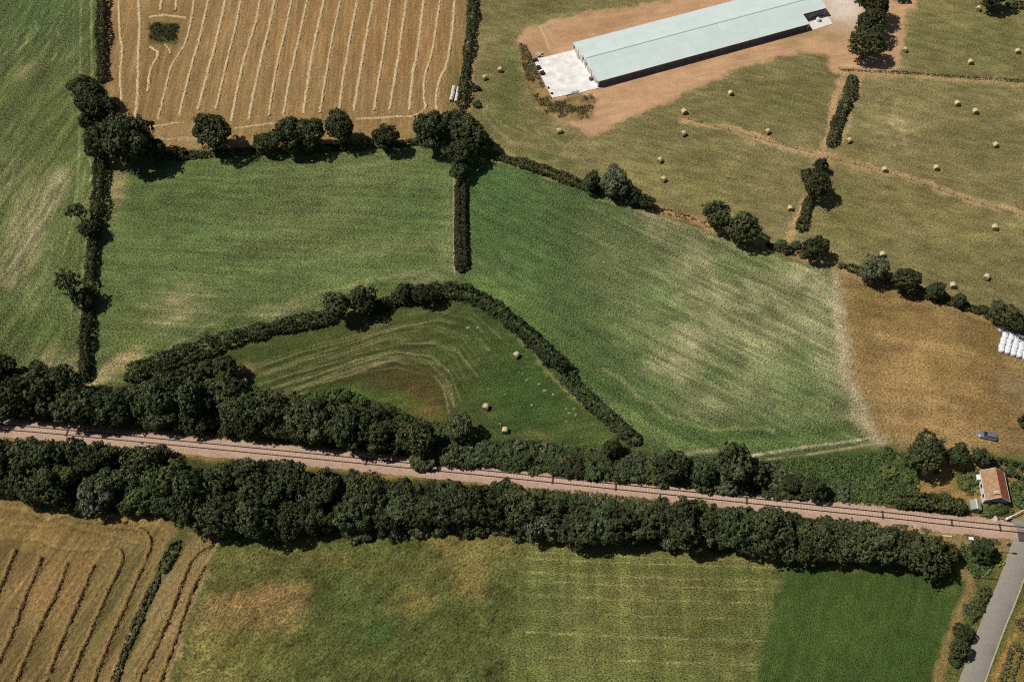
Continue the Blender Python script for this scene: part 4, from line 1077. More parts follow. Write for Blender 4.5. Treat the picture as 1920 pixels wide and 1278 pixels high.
def hedge(pts, w, h, mat, label, dens=26, leaf=.36, name='hedge', cat='hedge', trim=0.0, seed=0):
    """Leaf cards over a long rounded bank; pts are photo pixels of its mid-height line."""
    rng = np.random.default_rng(900 + seed + int(pts[0][0]))
    Q, T, L = resample([at(x, y, h * .5) for x, y in pts], .5)
    n = int(L * (w + 2 * h) * dens / 9 * (1 + trim))
    s = rng.random(n) * (len(Q) - 1); i = s.astype(int); f = s - i
    i2 = np.minimum(i + 1, len(Q) - 1)
    base = Q[i] * (1 - f[:, None]) + Q[i2] * f[:, None]
    nrm = np.stack([-T[i, 1], T[i, 0], 0 * T[i, 0]], 1)
    lump = fbm(base[:, 0] + 50, base[:, 1] * 1.0 + 31, 3.2, 3, 2) - .5
    lump2 = fbm(base[:, 0] + 150, base[:, 1] + 77, 2.2, 3, 5) - .5
    k = 1 - trim
    lump3 = fbm(base[:, 0] + 250, base[:, 1] + 17, 9, 2, 6) - .5
    hh = h * (1 + (lump * 1.3 + lump3 * .9) * k) * (.96 + .04 * trim); ww = w * (1 + (lump2 * 1.0 + lump3 * .6) * k)
    th = rng.uniform(-.15, math.pi + .15, n)
    rr = 1 + rng.normal(0, .07 + .04 * k, n)
    cx = np.sign(np.cos(th)) * np.abs(np.cos(th)) ** .6; sz = np.sign(np.sin(th)) * np.abs(np.sin(th)) ** .6
    off = cx * ww / 2 * rr; z = np.maximum(.05, sz * hh * rr)
    endf = np.clip(np.minimum(s, len(Q) - 1 - s) / 3.0, .25, 1)
    C = base + nrm * (off * endf)[:, None]; C[:, 2] = z * endf ** .5
    Nn = nrm * cx[:, None] + np.array([0, 0, 1.0]) * np.maximum(sz, 0)[:, None] + rng.normal(0, .4, (n, 3))
    t = .36 + lump * .7 + rng.normal(0, .13, n)
    C, Nn, t = clumped(C, Nn, t, (.34 - .12 * trim) * min(1, h / 1.2) * rng.uniform(.6, 1.4, n), 12, rng, leaf)
    C[:, 2] = np.maximum(C[:, 2], .02)
    n = len(C)
    o0 = Vector(Q[len(Q) // 2]); o0.z = 0
    me = leaf_mesh(name, C - np.array(o0), Nn, leaf * .85 * rng.uniform(.6, 1.4, n), t, mat, rng)
    o = link(name, me); o.location = o0
    return tag(o, label, cat)

def cover(name, poly, n, h, leaf, mat, seed, up=.6, patch=0.0):
    """Uncountable low growth inside an outline."""
    rng = np.random.default_rng(seed)
    P = np.array([tuple(at(x, y))[:2] for x, y in poly])
    lo, hi = P.min(0), P.max(0)
    pts = np.zeros((0, 2))
    while len(pts) < n:
        q = lo + rng.random((n * 2, 2)) * (hi - lo)
        r = np.zeros(len(q), bool)
        for a, b in zip(P, np.roll(P, -1, 0)):
            if a[1] == b[1]: continue
            r ^= ((a[1] > q[:, 1]) != (b[1] > q[:, 1])) & (q[:, 0] < (b[0] - a[0]) * (q[:, 1] - a[1]) / (b[1] - a[1]) + a[0])
        if patch: r &= fbm(q[:, 0] + 13, q[:, 1], 3.0, 3, 3) > patch
        pts = np.concatenate([pts, q[r]])
    per = 9
    n = max(8, n // per)
    pts = pts[:n]
    lump = fbm(pts[:, 0], pts[:, 1], 2.6, 3, 1)
    z = h * np.clip(lump * 1.9 - .45, .02, 1.4) * rng.uniform(.45, 1.15, n)
    e = .5
    gx = fbm(pts[:, 0] + e, pts[:, 1], 2.6, 3, 1) - lump; gy = fbm(pts[:, 0], pts[:, 1] + e, 2.6, 3, 1) - lump
    Nn = np.stack([-gx * h * 1.9 / e, -gy * h * 1.9 / e, np.ones(n)], 1) + rng.normal(0, 1 - up, (n, 3))
    C = np.stack([pts[:, 0], pts[:, 1], z], 1)
    t = .45 + (lump - .5) * .5 + rng.normal(0, .17, n)
    C, Nn, t = clumped(C, Nn, t, min(.55, .25 + .35 * h) * rng.uniform(.5, 1.4, n), per, rng, leaf)
    C[:, 2] = np.maximum(C[:, 2], .03)
    o = link(name, leaf_mesh(name, C, Nn, leaf * .85 * rng.uniform(.5, 1.5, len(C)), t, mat, rng))
    return tag(o, kind='stuff')

# ------------------------------------------------------------------ hedges
hedge([(191, -40), (190, 60), (190, 150)], 2.8, 2.8, M_hedge, 'tall dark hedge between the left crop and the striped stubble field', seed=1)
hedge([(189, 290), (182, 400), (172, 470), (166, 560), (160, 640), (158, 712)], 2.4, 2.7, M_hedge, 'long dark hedge running down from the corner oaks to the wood', seed=2)
hedge([(292, 292), (360, 290), (480, 282), (600, 278), (700, 270), (790, 264)], 2.2, 1.6, M_hedge, 'low dark hedge under the row of oaks below the stubble field', seed=3)
hedge([(885, -40), (884, 40), (878, 90), (872, 140), (866, 200)], 2.4, 2.4, M_hedge, 'straggly green hedge along the edge of the stubble field near the white bale rows', seed=4)
hedge([(864, 340), (864, 420), (865, 508)], 3.2, 1.9, M_hedge_brown, 'neatly trimmed brownish hedge between the two green crop fields', trim=.8, seed=5)
hedge([(232, 706), (300, 680), (370, 655), (440, 632), (520, 612), (600, 596), (632, 588)], 3.8, 2.6, M_hedge, 'dark hedge climbing from the wood along the upper edge of the loop meadow', seed=6)
hedge([(690, 578), (760, 556), (830, 545), (880, 550), (925, 575), (965, 605), (1010, 645), (1045, 685)], 3.8, 2.2, M_hedge, 'thick curved hedge around the top of the loop meadow', seed=7)
hedge([(1058, 695), (1095, 740), (1150, 790), (1200, 830)], 3.6, 1.9, M_hedge, 'clipped straight hedge slanting down to the railway scrub beside the loop meadow', trim=.4, seed=8)
hedge([(915, 287), (960, 300), (1020, 318), (1080, 342), (1140, 358), (1222, 386)], 2.6, 1.7, M_hedge, 'bushy hedge from the big oak clump along the top of the green crop', seed=9)
hedge([(1601, 140), (1590, 180), (1572, 225), (1557, 272)], 2.8, 2.2, M_leaf, 'short dark hedge standing alone between two pastures below the bare earth', seed=10)
hedge([(1519, 368), (1510, 400), (1501, 432)], 2.6, 2.0, M_leaf, 'stubby dark hedge below the lone tree in the pasture', seed=11)
hedge([(1672, 935), (1710, 938), (1760, 942), (1815, 952)], 3.4, 3.4, M_scrub, 'clipped evergreen hedge between the garden and the railway', trim=.7, seed=12)
hedge([(1858, 866), (1890, 876), (1960, 896)], 3.4, 1.6, M_scrub, 'rounded green hedge above the tiled cottage', seed=13)
hedge([(1852, 1098), (1838, 1128), (1822, 1164)], 2.0, 1.4, M_scrub, 'thin roadside hedge below the leaning pole', seed=14)
hedge([(1912, 1205), (1898, 1240), (1884, 1290)], 2.4, .7, M_ditch, 'low dark bank of growth across the road by the frame edge', seed=15, trim=.5)
hedge([(1885, 6), (1920, 10), (1960, 14)], 2.6, 1.8, M_leaf, 'dark hedge at the top right beyond the hay bales', seed=17)
hedge([(336, 1012), (318, 1040), (300, 1078)], 2.2, .9, M_scrub, 'overgrown green ditch line at the top of the mown strips', seed=19)
hedge([(298, 1078), (270, 1135), (240, 1205), (205, 1300)], 1.5, .65, M_ditch, 'dark dry ditch line running down between the mown strips', seed=20, dens=44)
for k, (p, lb) in enumerate([([(1215, 386), (1260, 399), (1305, 411)], 'reddish weedy bank along the crop edge between two tree clumps'), ([(1315, 415), (1340, 426)], 'short reddish weedy bank at the foot of the twin round trees')]):
    hedge(p, 1.6, .5, M_weed, lb, 16, .3, 'weed_bank', 'weeds', seed=30 + k)

hedge([(1585, 496), (1640, 518), (1720, 546), (1800, 570), (1866, 592)], 2.0, 1.3, M_hedge, 'ragged low hedge linking the trees above the dry brown field', seed=21)
hedge([(1432, 456), (1470, 468), (1520, 482)], 1.6, .8, M_hedge_brown, 'patchy low hedge along the crop corner under the small bushes', seed=22, dens=14)
# ------------------------------------------------------------------ hedgerow trees
H = [
 ('oak', 163, 168, 30, 'upper dark oak of the clump at the stubble field corner'),
 ('oak', 182, 206, 36, 'dark oak in the middle of the clump at the stubble field corner'),
 ('oak', 238, 254, 46, 'broad lit oak nearest the stubble in the corner clump'),
 ('oak', 190, 268, 32, 'oak at the lower crop side of the corner clump'),
 ('oak', 282, 282, 24, 'low oak at the foot of the corner clump beside the hedge'),
 ('oak', 396, 246, 36, 'lone tall round oak on the hedge below the stubble field'),
 ('oak', 496, 268, 20, 'smallest oak at the start of the central row of hedge oaks'),
 ('oak', 540, 250, 32, 'wide oak second in the central row of hedge oaks'),
 ('oak', 578, 250, 30, 'oak third in the central row touching its wide neighbour'),
 ('oak', 637, 238, 31, 'round oak last in the central row of hedge oaks'),
 ('wood', 722, 257, 25, 'short bushy tree alone between the oak row and the big clump'),
 ('oak', 808, 240, 33, 'oak on the stubble side of the big clump at the hedge crossing'),
 ('oak', 846, 232, 30, 'oak at the top of the big clump just under the white bale rows'),
 ('oak', 880, 248, 32, 'large oak at the pasture side of the big clump'),
 ('oak', 868, 282, 28, 'oak at the lower middle of the big clump'),
 ('wood', 906, 268, 18, 'small tree at the outer pasture edge of the big clump'),
 ('wood', 860, 318, 18, 'narrow tree just above the trimmed brown hedge'),
 ('thin', 143, 394, 16, 'thin leaning tree higher up the long left hedge'),
 ('wood', 166, 428, 19, 'dark dense tree below the leaning one on the long left hedge'),
 ('thin', 125, 526, 22, 'sparse tall tree standing out over the left crop from the hedge'),
 ('wood', 153, 558, 20, 'greyish bushy tree rooted in the hedge beside the sparse tall tree'),
 ('tall', 634, 572, 24, 'taller of the paired trees on the loop meadow hedge'),
 ('wood', 682, 562, 26, 'rounder of the paired trees on the loop meadow hedge'),
 ('wood', 757, 546, 18, 'small tree on the curved hedge above the loop meadow'),
 ('wood', 795, 551, 21, 'round tree beside the small one on the curved hedge'),
 ('wood', 1050, 680, 17, 'small lone tree on the hedge between loop meadow and crop'),
 ('grey', 1155, 342, 30, 'large grey green round tree on the pasture hedge'),
 ('wood', 1110, 340, 19, 'dark tree beside the large grey green round tree'),
 ('wood', 1186, 364, 16, 'dark low tree in the shade of the grey green round tree'),
 ('wood', 1212, 376, 15, 'small dark tree at the end of the pasture hedge'),
 ('wood', 1345, 404, 27, 'smaller of the twin round trees beside the crop edge'),
 ('wood', 1395, 426, 31, 'larger of the twin round trees beside the crop edge'),
 ('wood', 1530, 465, 23, 'tree at the crop corner below the stubby pasture hedge'),
 ('grey', 1640, 506, 28, 'pale green tree first in line above the dry brown field'),
 ('wood', 1700, 526, 25, 'dark tree second in line above the dry brown field'),
 ('wood', 1757, 546, 18, 'round tree third in line above the dry brown field'),
 ('wood', 1800, 561, 13, 'small bushy tree fourth in line above the dry brown field'),
 ('oak', 1891, 592, 28, 'dark round tree just above the white wrapped bales'),
 ('oak', 1529, 340, 28, 'lone round tree at the meeting of pasture tracks'),
 ('wood', 1540, 310, 14, 'small tree attached to the lone round tree by the tracks'),
 ('oak', 1640, 4, 30, 'uppermost dark tree of the row beside the poultry house'),
 ('oak', 1632, 44, 28, 'middle dark tree of the row beside the poultry house'),
 ('oak', 1627, 82, 28, 'lowest dark tree of the row beside the poultry house'),
 ('oak', 1868, -8, 24, 'big dark tree cut by the top edge above a hay bale'),
 ('oak', 1736, 845, 37, 'largest round tree of the three above the cottage garden'),
 ('oak', 1797, 853, 23, 'middle round tree of the three above the cottage garden'),
 ('wood', 1840, 856, 18, 'smallest of the three trees above the cottage garden'),
 ('wood', 1845, 1031, 22, 'dark round tree by the road beside the level crossing'),
 ('wood', 1806, 1184, 17, 'upper of the pair of roadside trees throwing shadows on the road'),
 ('wood', 1800, 1214, 19, 'lower of the pair of roadside trees throwing shadows on the road'),
 ('wood', 862, 802, 27, 'dark tree standing by the hay bales in the loop meadow corner'),
 ('wood', 1146, 838, 19, 'dark tree at the foot of the clipped slanting hedge'),
]
for n, (k, x, y, r, lb) in enumerate(H): tree(k, x, y, r, lb, k=n)
B = [
 ('dark', 340, 288, 15, 'round bush beside the lone tall oak on the hedge'),
 ('dark', 893, 166, 7, 'small dark bush on the bare strip by the hedge, upper of two'),
 ('dark', 893, 196, 8, 'small dark bush on the bare strip by the hedge, lower of two'),
 ('dark', 1442, 459, 7, 'tiny round bush beside the larger twin round tree'),
 ('dark', 1456, 462, 6, 'tiny bush second from the twin round trees'),
 ('dark', 1466, 456, 9, 'upper bush of the small cluster under the pasture hedge'),
 ('dark', 1476, 468, 12, 'widest bush of the small cluster under the pasture hedge'),
 ('dark', 1492, 460, 10, 'bush of the small cluster nearest the crop corner tree'),
 ('weed', 1508, 476, 9, 'brown dry bush at the foot of the crop corner tree'),
 ('weed', 1577, 496, 8, 'dry brown bush on the dry field edge'),
 ('dark', 1843, 580, 11, 'round bush before the dark tree above the wrapped bales'),
 ('dark', 1922, 790, 14, 'dark bush at the frame edge beyond the parked car'),
 ('grey', 1816, 1140, 9, 'pale silvery bush in the roadside hedge'),
 ('yellow', 1875, 1055, 7, 'bright yellow flowering bush on the verge by the road'),
 ('weed', 1772, 930, 8, 'reddish brown bush in the dry garden grass'),
 ('bramble', 1822, 898, 14, 'leafy green bush beside the cottage wall'),
 ('bramble', 1808, 910, 10, 'smaller leafy bush in the garden before the cottage'),
 ('bramble', 1872, 952, 14, 'green bush in front of the shaded cottage gable'),
 ('bramble', 1852, 958, 11, 'green bush between the shed and cottage gable'),
 ('bramble', 1910, 918, 18, 'green bush on the far side of the cottage'),
 ('bramble', 1918, 940, 16, 'green bush between the cottage and the white barrier'),
 ('weed', 1883, 898, 9, 'dry brown bush behind the red roof slope'),
 ('scrub', 1754, 882, 6, 'little green bush beside the grey hutch'),
 ('bright', 1826, 1032, 14, 'bright green low bush between wood end and roadside tree'),
 ('scrub', 1830, 1046, 12, 'green bush below the bright low bush at the wood end'),
 ('weed', 1916, 1170, 12, 'dry weedy bush across the road'),
 ('scrub', 1790, 1240, 12, 'low green bush on the road verge below the pair of trees'),
]
for k, x, y, r, lb in B: bush(k, x, y, r, lb)

# ------------------------------------------------------------------ woods beside the railway
def interp(pts, x): return float(np.interp(x, [p[0] for p in pts], [p[1] for p in pts]))
def belt(top, bot, x0, x1, rows, rpx, kinds, text, group, jy=.18, order=-1, cat='tree', b=False, names=None):
    """Rows of trees between two photo curves; labels count along each row from a named end."""
    for ri, f in enumerate(rows):
        xs, x = [], x0 + random.uniform(0, rpx)
        while x < x1:
            ht = interp(bot, x) - interp(top, x)
            if ht > rpx * 1.0 or ri == 0:
                xs.append(x)
            x += rpx * random.uniform(.85, 1.3)
        xs = sorted(xs, reverse=(order < 0))
        for n, x in enumerate(xs):
            t_, b_ = interp(top, x), interp(bot, x)
            r = rpx * random.choice((.62, .75, .85, .95, 1.05, 1.15, 1.3)) * random.uniform(.94, 1.06)
            y0, y1 = t_ + r * 1.0, max(b_ - r * .95, t_ + r * 1.0)
            y = min(max(y0 + (y1 - y0) * (f + random.uniform(-jy, jy)), y0 - 2), y1 + 3)
            k = random.choices([q[0] for q in kinds], [q[1] for q in kinds])[0]
            lb = f'{ordn(n + 1)} ' + text.format(row=names[ri])
            if b: bush(k, x, y, r, lb, 'bush', group)
            else: tree(k, x, y, r, lb, cat, group, hsc=random.uniform(.78, 1.18))
S_top = [(-60, 816), (120, 826), (250, 836), (310, 832), (340, 880), (370, 876), (470, 858), (560, 868), (600, 884), (720, 893), (860, 902), (985, 908), (1010, 930), (1100, 952), (1230, 950), (1270, 932), (1400, 948), (1560, 968), (1700, 990), (1800, 1020)]
S_bot = [(-60, 912), (0, 925), (100, 955), (250, 968), (320, 962), (380, 995), (560, 1012), (640, 1002), (800, 985), (900, 985), (980, 995), (1000, 1010), (1110, 1030), (1180, 1012), (1250, 1025), (1500, 1050), (1640, 1060), (1740, 1068), (1800, 1040)]
belt(S_top, S_bot, -50, 1772, (0.0, .5, 1.0), 28, [('wood', 8), ('oak', 1.6), ('grey', .9), ('tall', .9), ('lush', 2.2)], 'tree from the road, {row} row of the wood below the railway', 'trees of the wood below the railway', names=['track side', 'middle', 'field side'])
N1_top = [(-60, 672), (60, 675), (118, 690), (150, 730), (215, 724), (300, 698), (380, 672), (420, 660), (436, 700), (455, 735), (560, 742), (640, 748), (720, 758), (790, 790)]
N1_bot = [(-60, 782), (60, 786), (130, 788), (260, 798), (420, 814), (560, 828), (700, 842), (760, 846), (815, 838)]
belt(N1_top, N1_bot, -50, 790, (0.0, .36, .70, 1.0), 27, [('wood', 8), ('oak', 2.2), ('tall', .6), ('lush', .8)], 'tree from the meadow bales, {row} row of the wood above the railway', 'trees of the wood above the railway', names=['outermost', 'second', 'third', 'track side'])
N2_top = [(770, 848), (860, 828), (960, 822), (1080, 838), (1180, 852), (1300, 858), (1420, 862), (1560, 900)]
N2_bot = [(770, 862), (860, 876), (960, 884), (1100, 900), (1250, 914), (1400, 930), (1560, 946)]
belt(N2_top, N2_bot, 775, 1500, (.05, .5, .95), 17, [('dark', 4), ('scrub', 4), ('grey', 2)], 'bush from the road in the {row} line of scrub above the railway', 'scrub bushes above the railway', b=True, names=['crop side', 'middle', 'track side'])
F_top = [(640, 985), (800, 968), (900, 966), (990, 978)]; F_bot = [(640, 1008), (800, 998), (900, 998), (990, 1010)]
belt(F_top, F_bot, 640, 985, (.2, .9), 14, [('scrub', 5), ('dark', 2), ('grey', 1)], 'bush from the road in the {row} line of scrub along the rough grass', 'scrub bushes between wood and rough grass', b=True, names=['wood side', 'grass side'])
T_top = [(1010, 915), (1110, 932), (1230, 945)]; T_bot = [(1010, 934), (1110, 950), (1230, 962)]
belt(T_top, T_bot, 1005, 1230, (.6,), 11, [('scrub', 4), ('grey', 1)], 'bush from the road on the grassy track verge before the wood', 'bushes on the grassy track verge', b=True, names=['verge'])
for k, x, y, r, lb in [('wood', 1262, 872, 29, 'broad dark tree rising over the scrub between railway and tan field corner'), ('wood', 1380, 868, 38, 'tallest tree of the scrub strip beside the pale farm track'), ('wood', 1320, 884, 24, 'tree between the two big trees of the scrub strip'),
                       ('wood', 1418, 888, 22, 'dark tree just past the tallest one in the scrub strip'), ('wood', 1482, 906, 18, 'small tree before the bramble patch by the railway'), ('wood', 1532, 916, 22, 'dark round tree at the lower edge of the bramble patch'), ('grey', 1505, 915, 12, 'silvery small tree beside the dark round one at the bramble patch')]:
    tree(k, x, y, r, lb)
for k, x, y, r, lb in [('grey', 1585, 925, 13, 'silvery bush at the track edge of the bramble patch'), ('bramble', 1665, 852, 14, 'green bush at the top corner of the bramble patch'), ('bramble', 1690, 868, 11, 'green bush between bramble patch and largest garden tree'), ('bramble', 1668, 888, 17, 'large mounded bush in the bramble patch beside the dry garden'),
                       ('bramble', 1698, 897, 13, 'mounded bush at the dry garden end of the bramble patch'), ('bramble', 1640, 910, 15, 'mounded bush low in the bramble patch'), ('scrub', 1690, 918, 13, 'dark bush at the end of the clipped evergreen hedge'),
                       ('bright', 610, 745, 17, 'yellow green shrub at the wood edge by the loop meadow, first of three'), ('bright', 640, 742, 20, 'largest yellow green shrub at the wood edge by the loop meadow'), ('bright', 672, 752, 15, 'yellow green shrub at the wood edge nearest the brown patch')]:
    bush(k, x, y, r, lb)
cover('brambles', [(1420, 868), (1560, 858), (1690, 850), (1720, 880), (1722, 920), (1690, 945), (1560, 938), (1440, 912)], 30000, .9, .38, M_bramble, 11)
cover('weeds', [(974, 82), (986, 84), (1005, 130), (1022, 165), (1040, 192), (1108, 178), (1118, 190), (1104, 222), (1060, 226), (1020, 210), (992, 170), (979, 120)], 6000, .7, .3, M_weed, 12, patch=.43)
cover('weeds', [(1030, 192), (1115, 178), (1118, 196), (1060, 220), (1035, 212)], 500, .7, .32, M_hedge, 13, patch=.60)
cover('weeds', [(281, 50), (296, 45), (320, 46), (334, 44), (335, 60), (330, 79), (312, 77), (296, 79), (280, 72)], 2300, .6, .3, M_hedge_brown, 14)
cover('weeds', [(290, 52), (330, 48), (328, 76), (300, 74)], 900, .75, .3, M_scrub, 15, patch=.45)
cover('undergrowth', [(-40, 905), (250, 955), (560, 1000), (960, 995), (1300, 1020), (1700, 1055), (1790, 1035), (1500, 1000), (900, 940), (400, 900), (0, 850)], 26000, .7, .42, M_scrub, 15)
cover('undergrowth', [(770, 850), (960, 824), (1200, 850), (1420, 864), (1570, 905), (1560, 942), (1250, 908), (960, 880)], 15000, .7, .4, M_scrub, 16)
cover('undergrowth', [(430, 715), (560, 735), (700, 750), (850, 800), (880, 850), (760, 852), (560, 830), (440, 780)], 7000, .6, .42, M_scrub, 17)
cover('undergrowth', [(1800, 1018), (1870, 1028), (1862, 1068), (1830, 1085), (1800, 1052)], 1600, .6, .36, M_scrub, 18)
cover('dry_grass', [(900, 876), (1300, 915), (1820, 968), (1900, 980), (1890, 973), (1600, 940), (1300, 908), (960, 872)], 2200, .35, .3, M_weed, 19)
cover('dry_grass', [(980, 915), (1100, 930), (1240, 945), (1240, 938), (1100, 922)], 1800, .4, .3, M_weed, 20)
cover('dry_grass', [(1600, 978), (1760, 1000), (1880, 1022), (1870, 1012), (1700, 985)], 1500, .3, .28, M_weed, 21, patch=.5)
cover('garden_growth', [(1790, 885), (1838, 878), (1842, 925), (1815, 932), (1795, 915)], 1100, .5, .34, M_bramble, 22)
cover('garden_growth', [(1838, 948), (1895, 950), (1900, 968), (1840, 968)], 900, .5, .32, M_bramble, 23)

# ------------------------------------------------------------------ windrows of cut straw
def windrow(pts, w, h, mat, label, group, k):
    Q, T, L = resample([at(x, y) for x, y in pts], .35)
    rng = np.random.default_rng(3000 + k)
    Nn = np.stack([-T[:, 1], T[:, 0], 0 * T[:, 0]], 1)
    prof = [(-.5, 0), (-.38, .55), (-.15, .95), (.12, 1), (.36, .6), (.5, 0)]
    n, m = len(Q), len(prof)
    lump = (.15 if h < .4 else .4) + (.95 if h < .4 else .6) * vnoise(np.arange(n) * .23 + k * 7, np.zeros(n), k) + .5 * vnoise(np.arange(n) * .8 + k * 5, np.zeros(n), k + 3)
    side = (vnoise(np.arange(n) * .16 + k * 3, np.ones(n) * 5, k + 1) - .5) * .3 + (vnoise(np.arange(n) * .6 + k * 9, np.ones(n) * 8, k + 2) - .5) * .25
    V = np.zeros((n, m, 3))
    for j, (o, z) in enumerate(prof):
        V[:, j] = Q + Nn * ((o * w * (.75 + .4 * lump) + side * w * .5 + rng.normal(0, .07 + .08 * h, n)))[:, None]
        V[:, j, 2] = np.maximum(-.08, z * h * lump + rng.normal(0, .05 + .12 * h, n)) if z else -.08
    idx = np.arange(n * m).reshape(n, m)
    F = np.stack([idx[:-1, :-1].ravel(), idx[1:, :-1].ravel(), idx[1:, 1:].ravel(), idx[:-1, 1:].ravel()], 1)[:, ::-1]
    # loose straw
    q = int(L * (13 + 34 * (h > .4)))
    i = rng.integers(0, n, q)
    C = Q[i] + Nn[i] * rng.normal(0, w * .55, q)[:, None] + T[i] * rng.normal(0, .2, q)[:, None]
    C[:, 2] = .04 + np.abs(rng.normal(0, h * .5, q)) * lump[i]
    V2, F2, _ = quads(C, rng.normal(0, .6, (q, 3)) + np.array([0, 0, 1]), rng.uniform(.12, .36, q), np.zeros(q), rng, .5)
    Vt = np.concatenate([V.reshape(-1, 3), V2]); Ft = np.concatenate([F, F2 + n * m])
    o0 = Q[n // 2].copy(); o0[2] = 0
    o = link('windrow', np_mesh('windrow', Vt - o0, Ft, mat)); o.location = o0
    tag(o, label, 'windrow', group)
for k, p in enumerate(TOPW):
    windrow(p, .92 + .12 * math.sin(k * 2.1), .26, M_straw, f'pale straw windrow in the stubble field, {ordn(len(TOPW) - k)} from the white bale rows', 'straw windrows in the stubble field', k)
for k, (p, w, lb) in enumerate([([(281, 88), (297, 101), (283, 130), (277, 172)], 1.0, 'short crooked straw windrow below the weedy patch'), ([(280, 33), (310, 29), (350, 34)], 1.2, 'short arched straw windrow above the weedy patch'), ([(306, -20), (301, 20)], .9, 'stub of straw windrow above the arched one'), ([(333, -20), (329, 21)], .9, 'second stub of straw windrow above the arched one, nearer the pale rows'), ([(310, 84), (319, 96), (318, 103)], .6, 'tiny straw windrow at the lower corner of the weedy patch'),
                                ([(776, 218), (720, 221), (668, 224)], .9, 'crosswise straw windrow along the headland near the big oak clump'), ([(516, 232), (480, 236), (440, 242)], .8, 'crosswise straw windrow along the headland by the lone oak'), ([(262, 243), (300, 236), (345, 229)], .8, 'crosswise straw windrow along the headland by the corner clump')]):
    windrow(p, w, .28, M_straw, lb, 'straw windrows in the stubble field', 40 + k)
for k, p in enumerate(LOWW):
    windrow(p, 1.15, .66, M_straw_dark, f'brown hay windrow in the mown field, {ordn(len(LOWW) - k)} from the dry ditch', 'brown windrows in the mown field', 60 + k)
for k, (p, lb) in enumerate([([(398, 1021), (365, 1040), (345, 1080), (310, 1170), (248, 1300)], 'brown hay windrow hooked at its top in the narrow mown strip'), ([(382, 1060), (360, 1105), (330, 1190), (290, 1300)], 'straight brown hay windrow in the narrow mown strip')]):
    windrow(p, 1.1, .64, M_straw_dark, lb, 'brown windrows in the mown field', 70 + k)

# ------------------------------------------------------------------ bales
def bale_meshes(Rr=.80, L=1.35, matS=M_bale, matE=M_bale_end, wrap=False):
    prof = [(Rr * .90, -L / 2 + .0), (Rr * .99, -L / 2 + .06), (Rr * 1.0, -L / 4), (Rr * 1.0, 0), (Rr, L / 4), (Rr * .99, L / 2 - .06), (Rr * .90, L / 2)]
    side = MB().lathe(prof, (0, 0, Rr * .97), 22, 'X').mesh('straw_roll', matS, True)
    e = []
    for s in (-1, 1):
        pr = [(0, s * (L / 2 + .015)), (Rr * .3, s * (L / 2 + .03)), (Rr * .7, s * (L / 2 + .005)), (Rr * .905, s * (L / 2 - .005))]
        e.append(MB().lathe(pr if s > 0 else pr, (0, 0, Rr * .97), 22, 'X').mesh('end_face', matE))
    return side, e
b_side, b_end = bale_meshes()
def bale(x, y, ang, label, group):
    p = at(x, y, .8)
    r = empty('hay_bale', (p.x, p.y, 0), ang)
    s = random.uniform(.96, 1.06); r.scale = (s, s, s)
    tag(r, label, 'hay bale', group)
    link('straw_roll', b_side, r)
    for m in b_end: link('end_face', m, r)
G = 'round hay bales scattered on the pastures'
V90 = math.pi / 2
for x, y, a, lb in [
 (937.5, 131, 1.4, 'round hay bale nearest the poultry yard on the strip by the stubble hedge'), (908, 145, .7, 'round hay bale close to the small dark bushes by the stubble hedge'), (1048, 245, .3, 'round hay bale beside the green spot below the weedy yard bank'),
 (1283, 209, 1.9, 'round hay bale at the start of the pale pasture track'), (1281.5, 250, .5, 'round hay bale just below the start of the pale pasture track'), (1370, 174, 1.9, 'round hay bale below the bare earth in the upper pasture'), (1439, 246, .6, 'round hay bale above the pale track in the upper pasture'),
 (1591.5, 263, .5, 'round hay bale beside the lower end of the lone short hedge'), (1237, 300, .9, 'round hay bale, upper of two above the grey green round tree'), (1244, 335.5, .8, 'round hay bale, lower of two near the grey green round tree'), (1482, 390, 1.5, 'round hay bale beside the stubby dark hedge'),
 (1659, 317.5, 1.5, 'round hay bale on the pale track right of the lone round tree'), (1755.5, 314, 1.6, 'round hay bale above the pale track in the big pasture'), (1867, 271, 1.8, 'round hay bale far out in the big pasture near the frame edge'), (1829, 208.5, 1.6, 'round hay bale, lower of the close pair in the big pasture'),
 (1795, 193.5, 1.7, 'round hay bale, upper of the close pair in the big pasture'), (1865.5, 426, 1.3, 'round hay bale below the track near the frame edge'), (1655, 476.5, 1.5, 'round hay bale just above the pale green hedge tree'), (1850, 519, .9, 'round hay bale in the lower pasture above the parked tree line end'), (1787, 534.5, 1.5, 'round hay bale close to the hedge trees above the dry field'),
 (1697, 93, .9, 'round hay bale beside the bare earth track in the top pasture'), (1820, 116, 1.6, 'round hay bale above the fence in the top pasture'), (1908.5, 96, 1.5, 'round hay bale at the frame edge in the top pasture'), (1835, 16, 1.0, 'round hay bale under the big dark tree at the top edge')]:
    bale(x, y, a, lb, G)
for x, y, a, lb in [(968, 665, .9, 'round hay bale beside the curved hedge in the loop meadow'), (911, 762, 1.2, 'round hay bale in the open middle of the loop meadow'), (947, 806, 1.45, 'round hay bale just above the railway scrub in the loop meadow'), (459, 714, .5, 'round hay bale at the narrow wooded end of the loop meadow')]:
    bale(x, y, a, lb, 'round hay bales in the loop meadow')
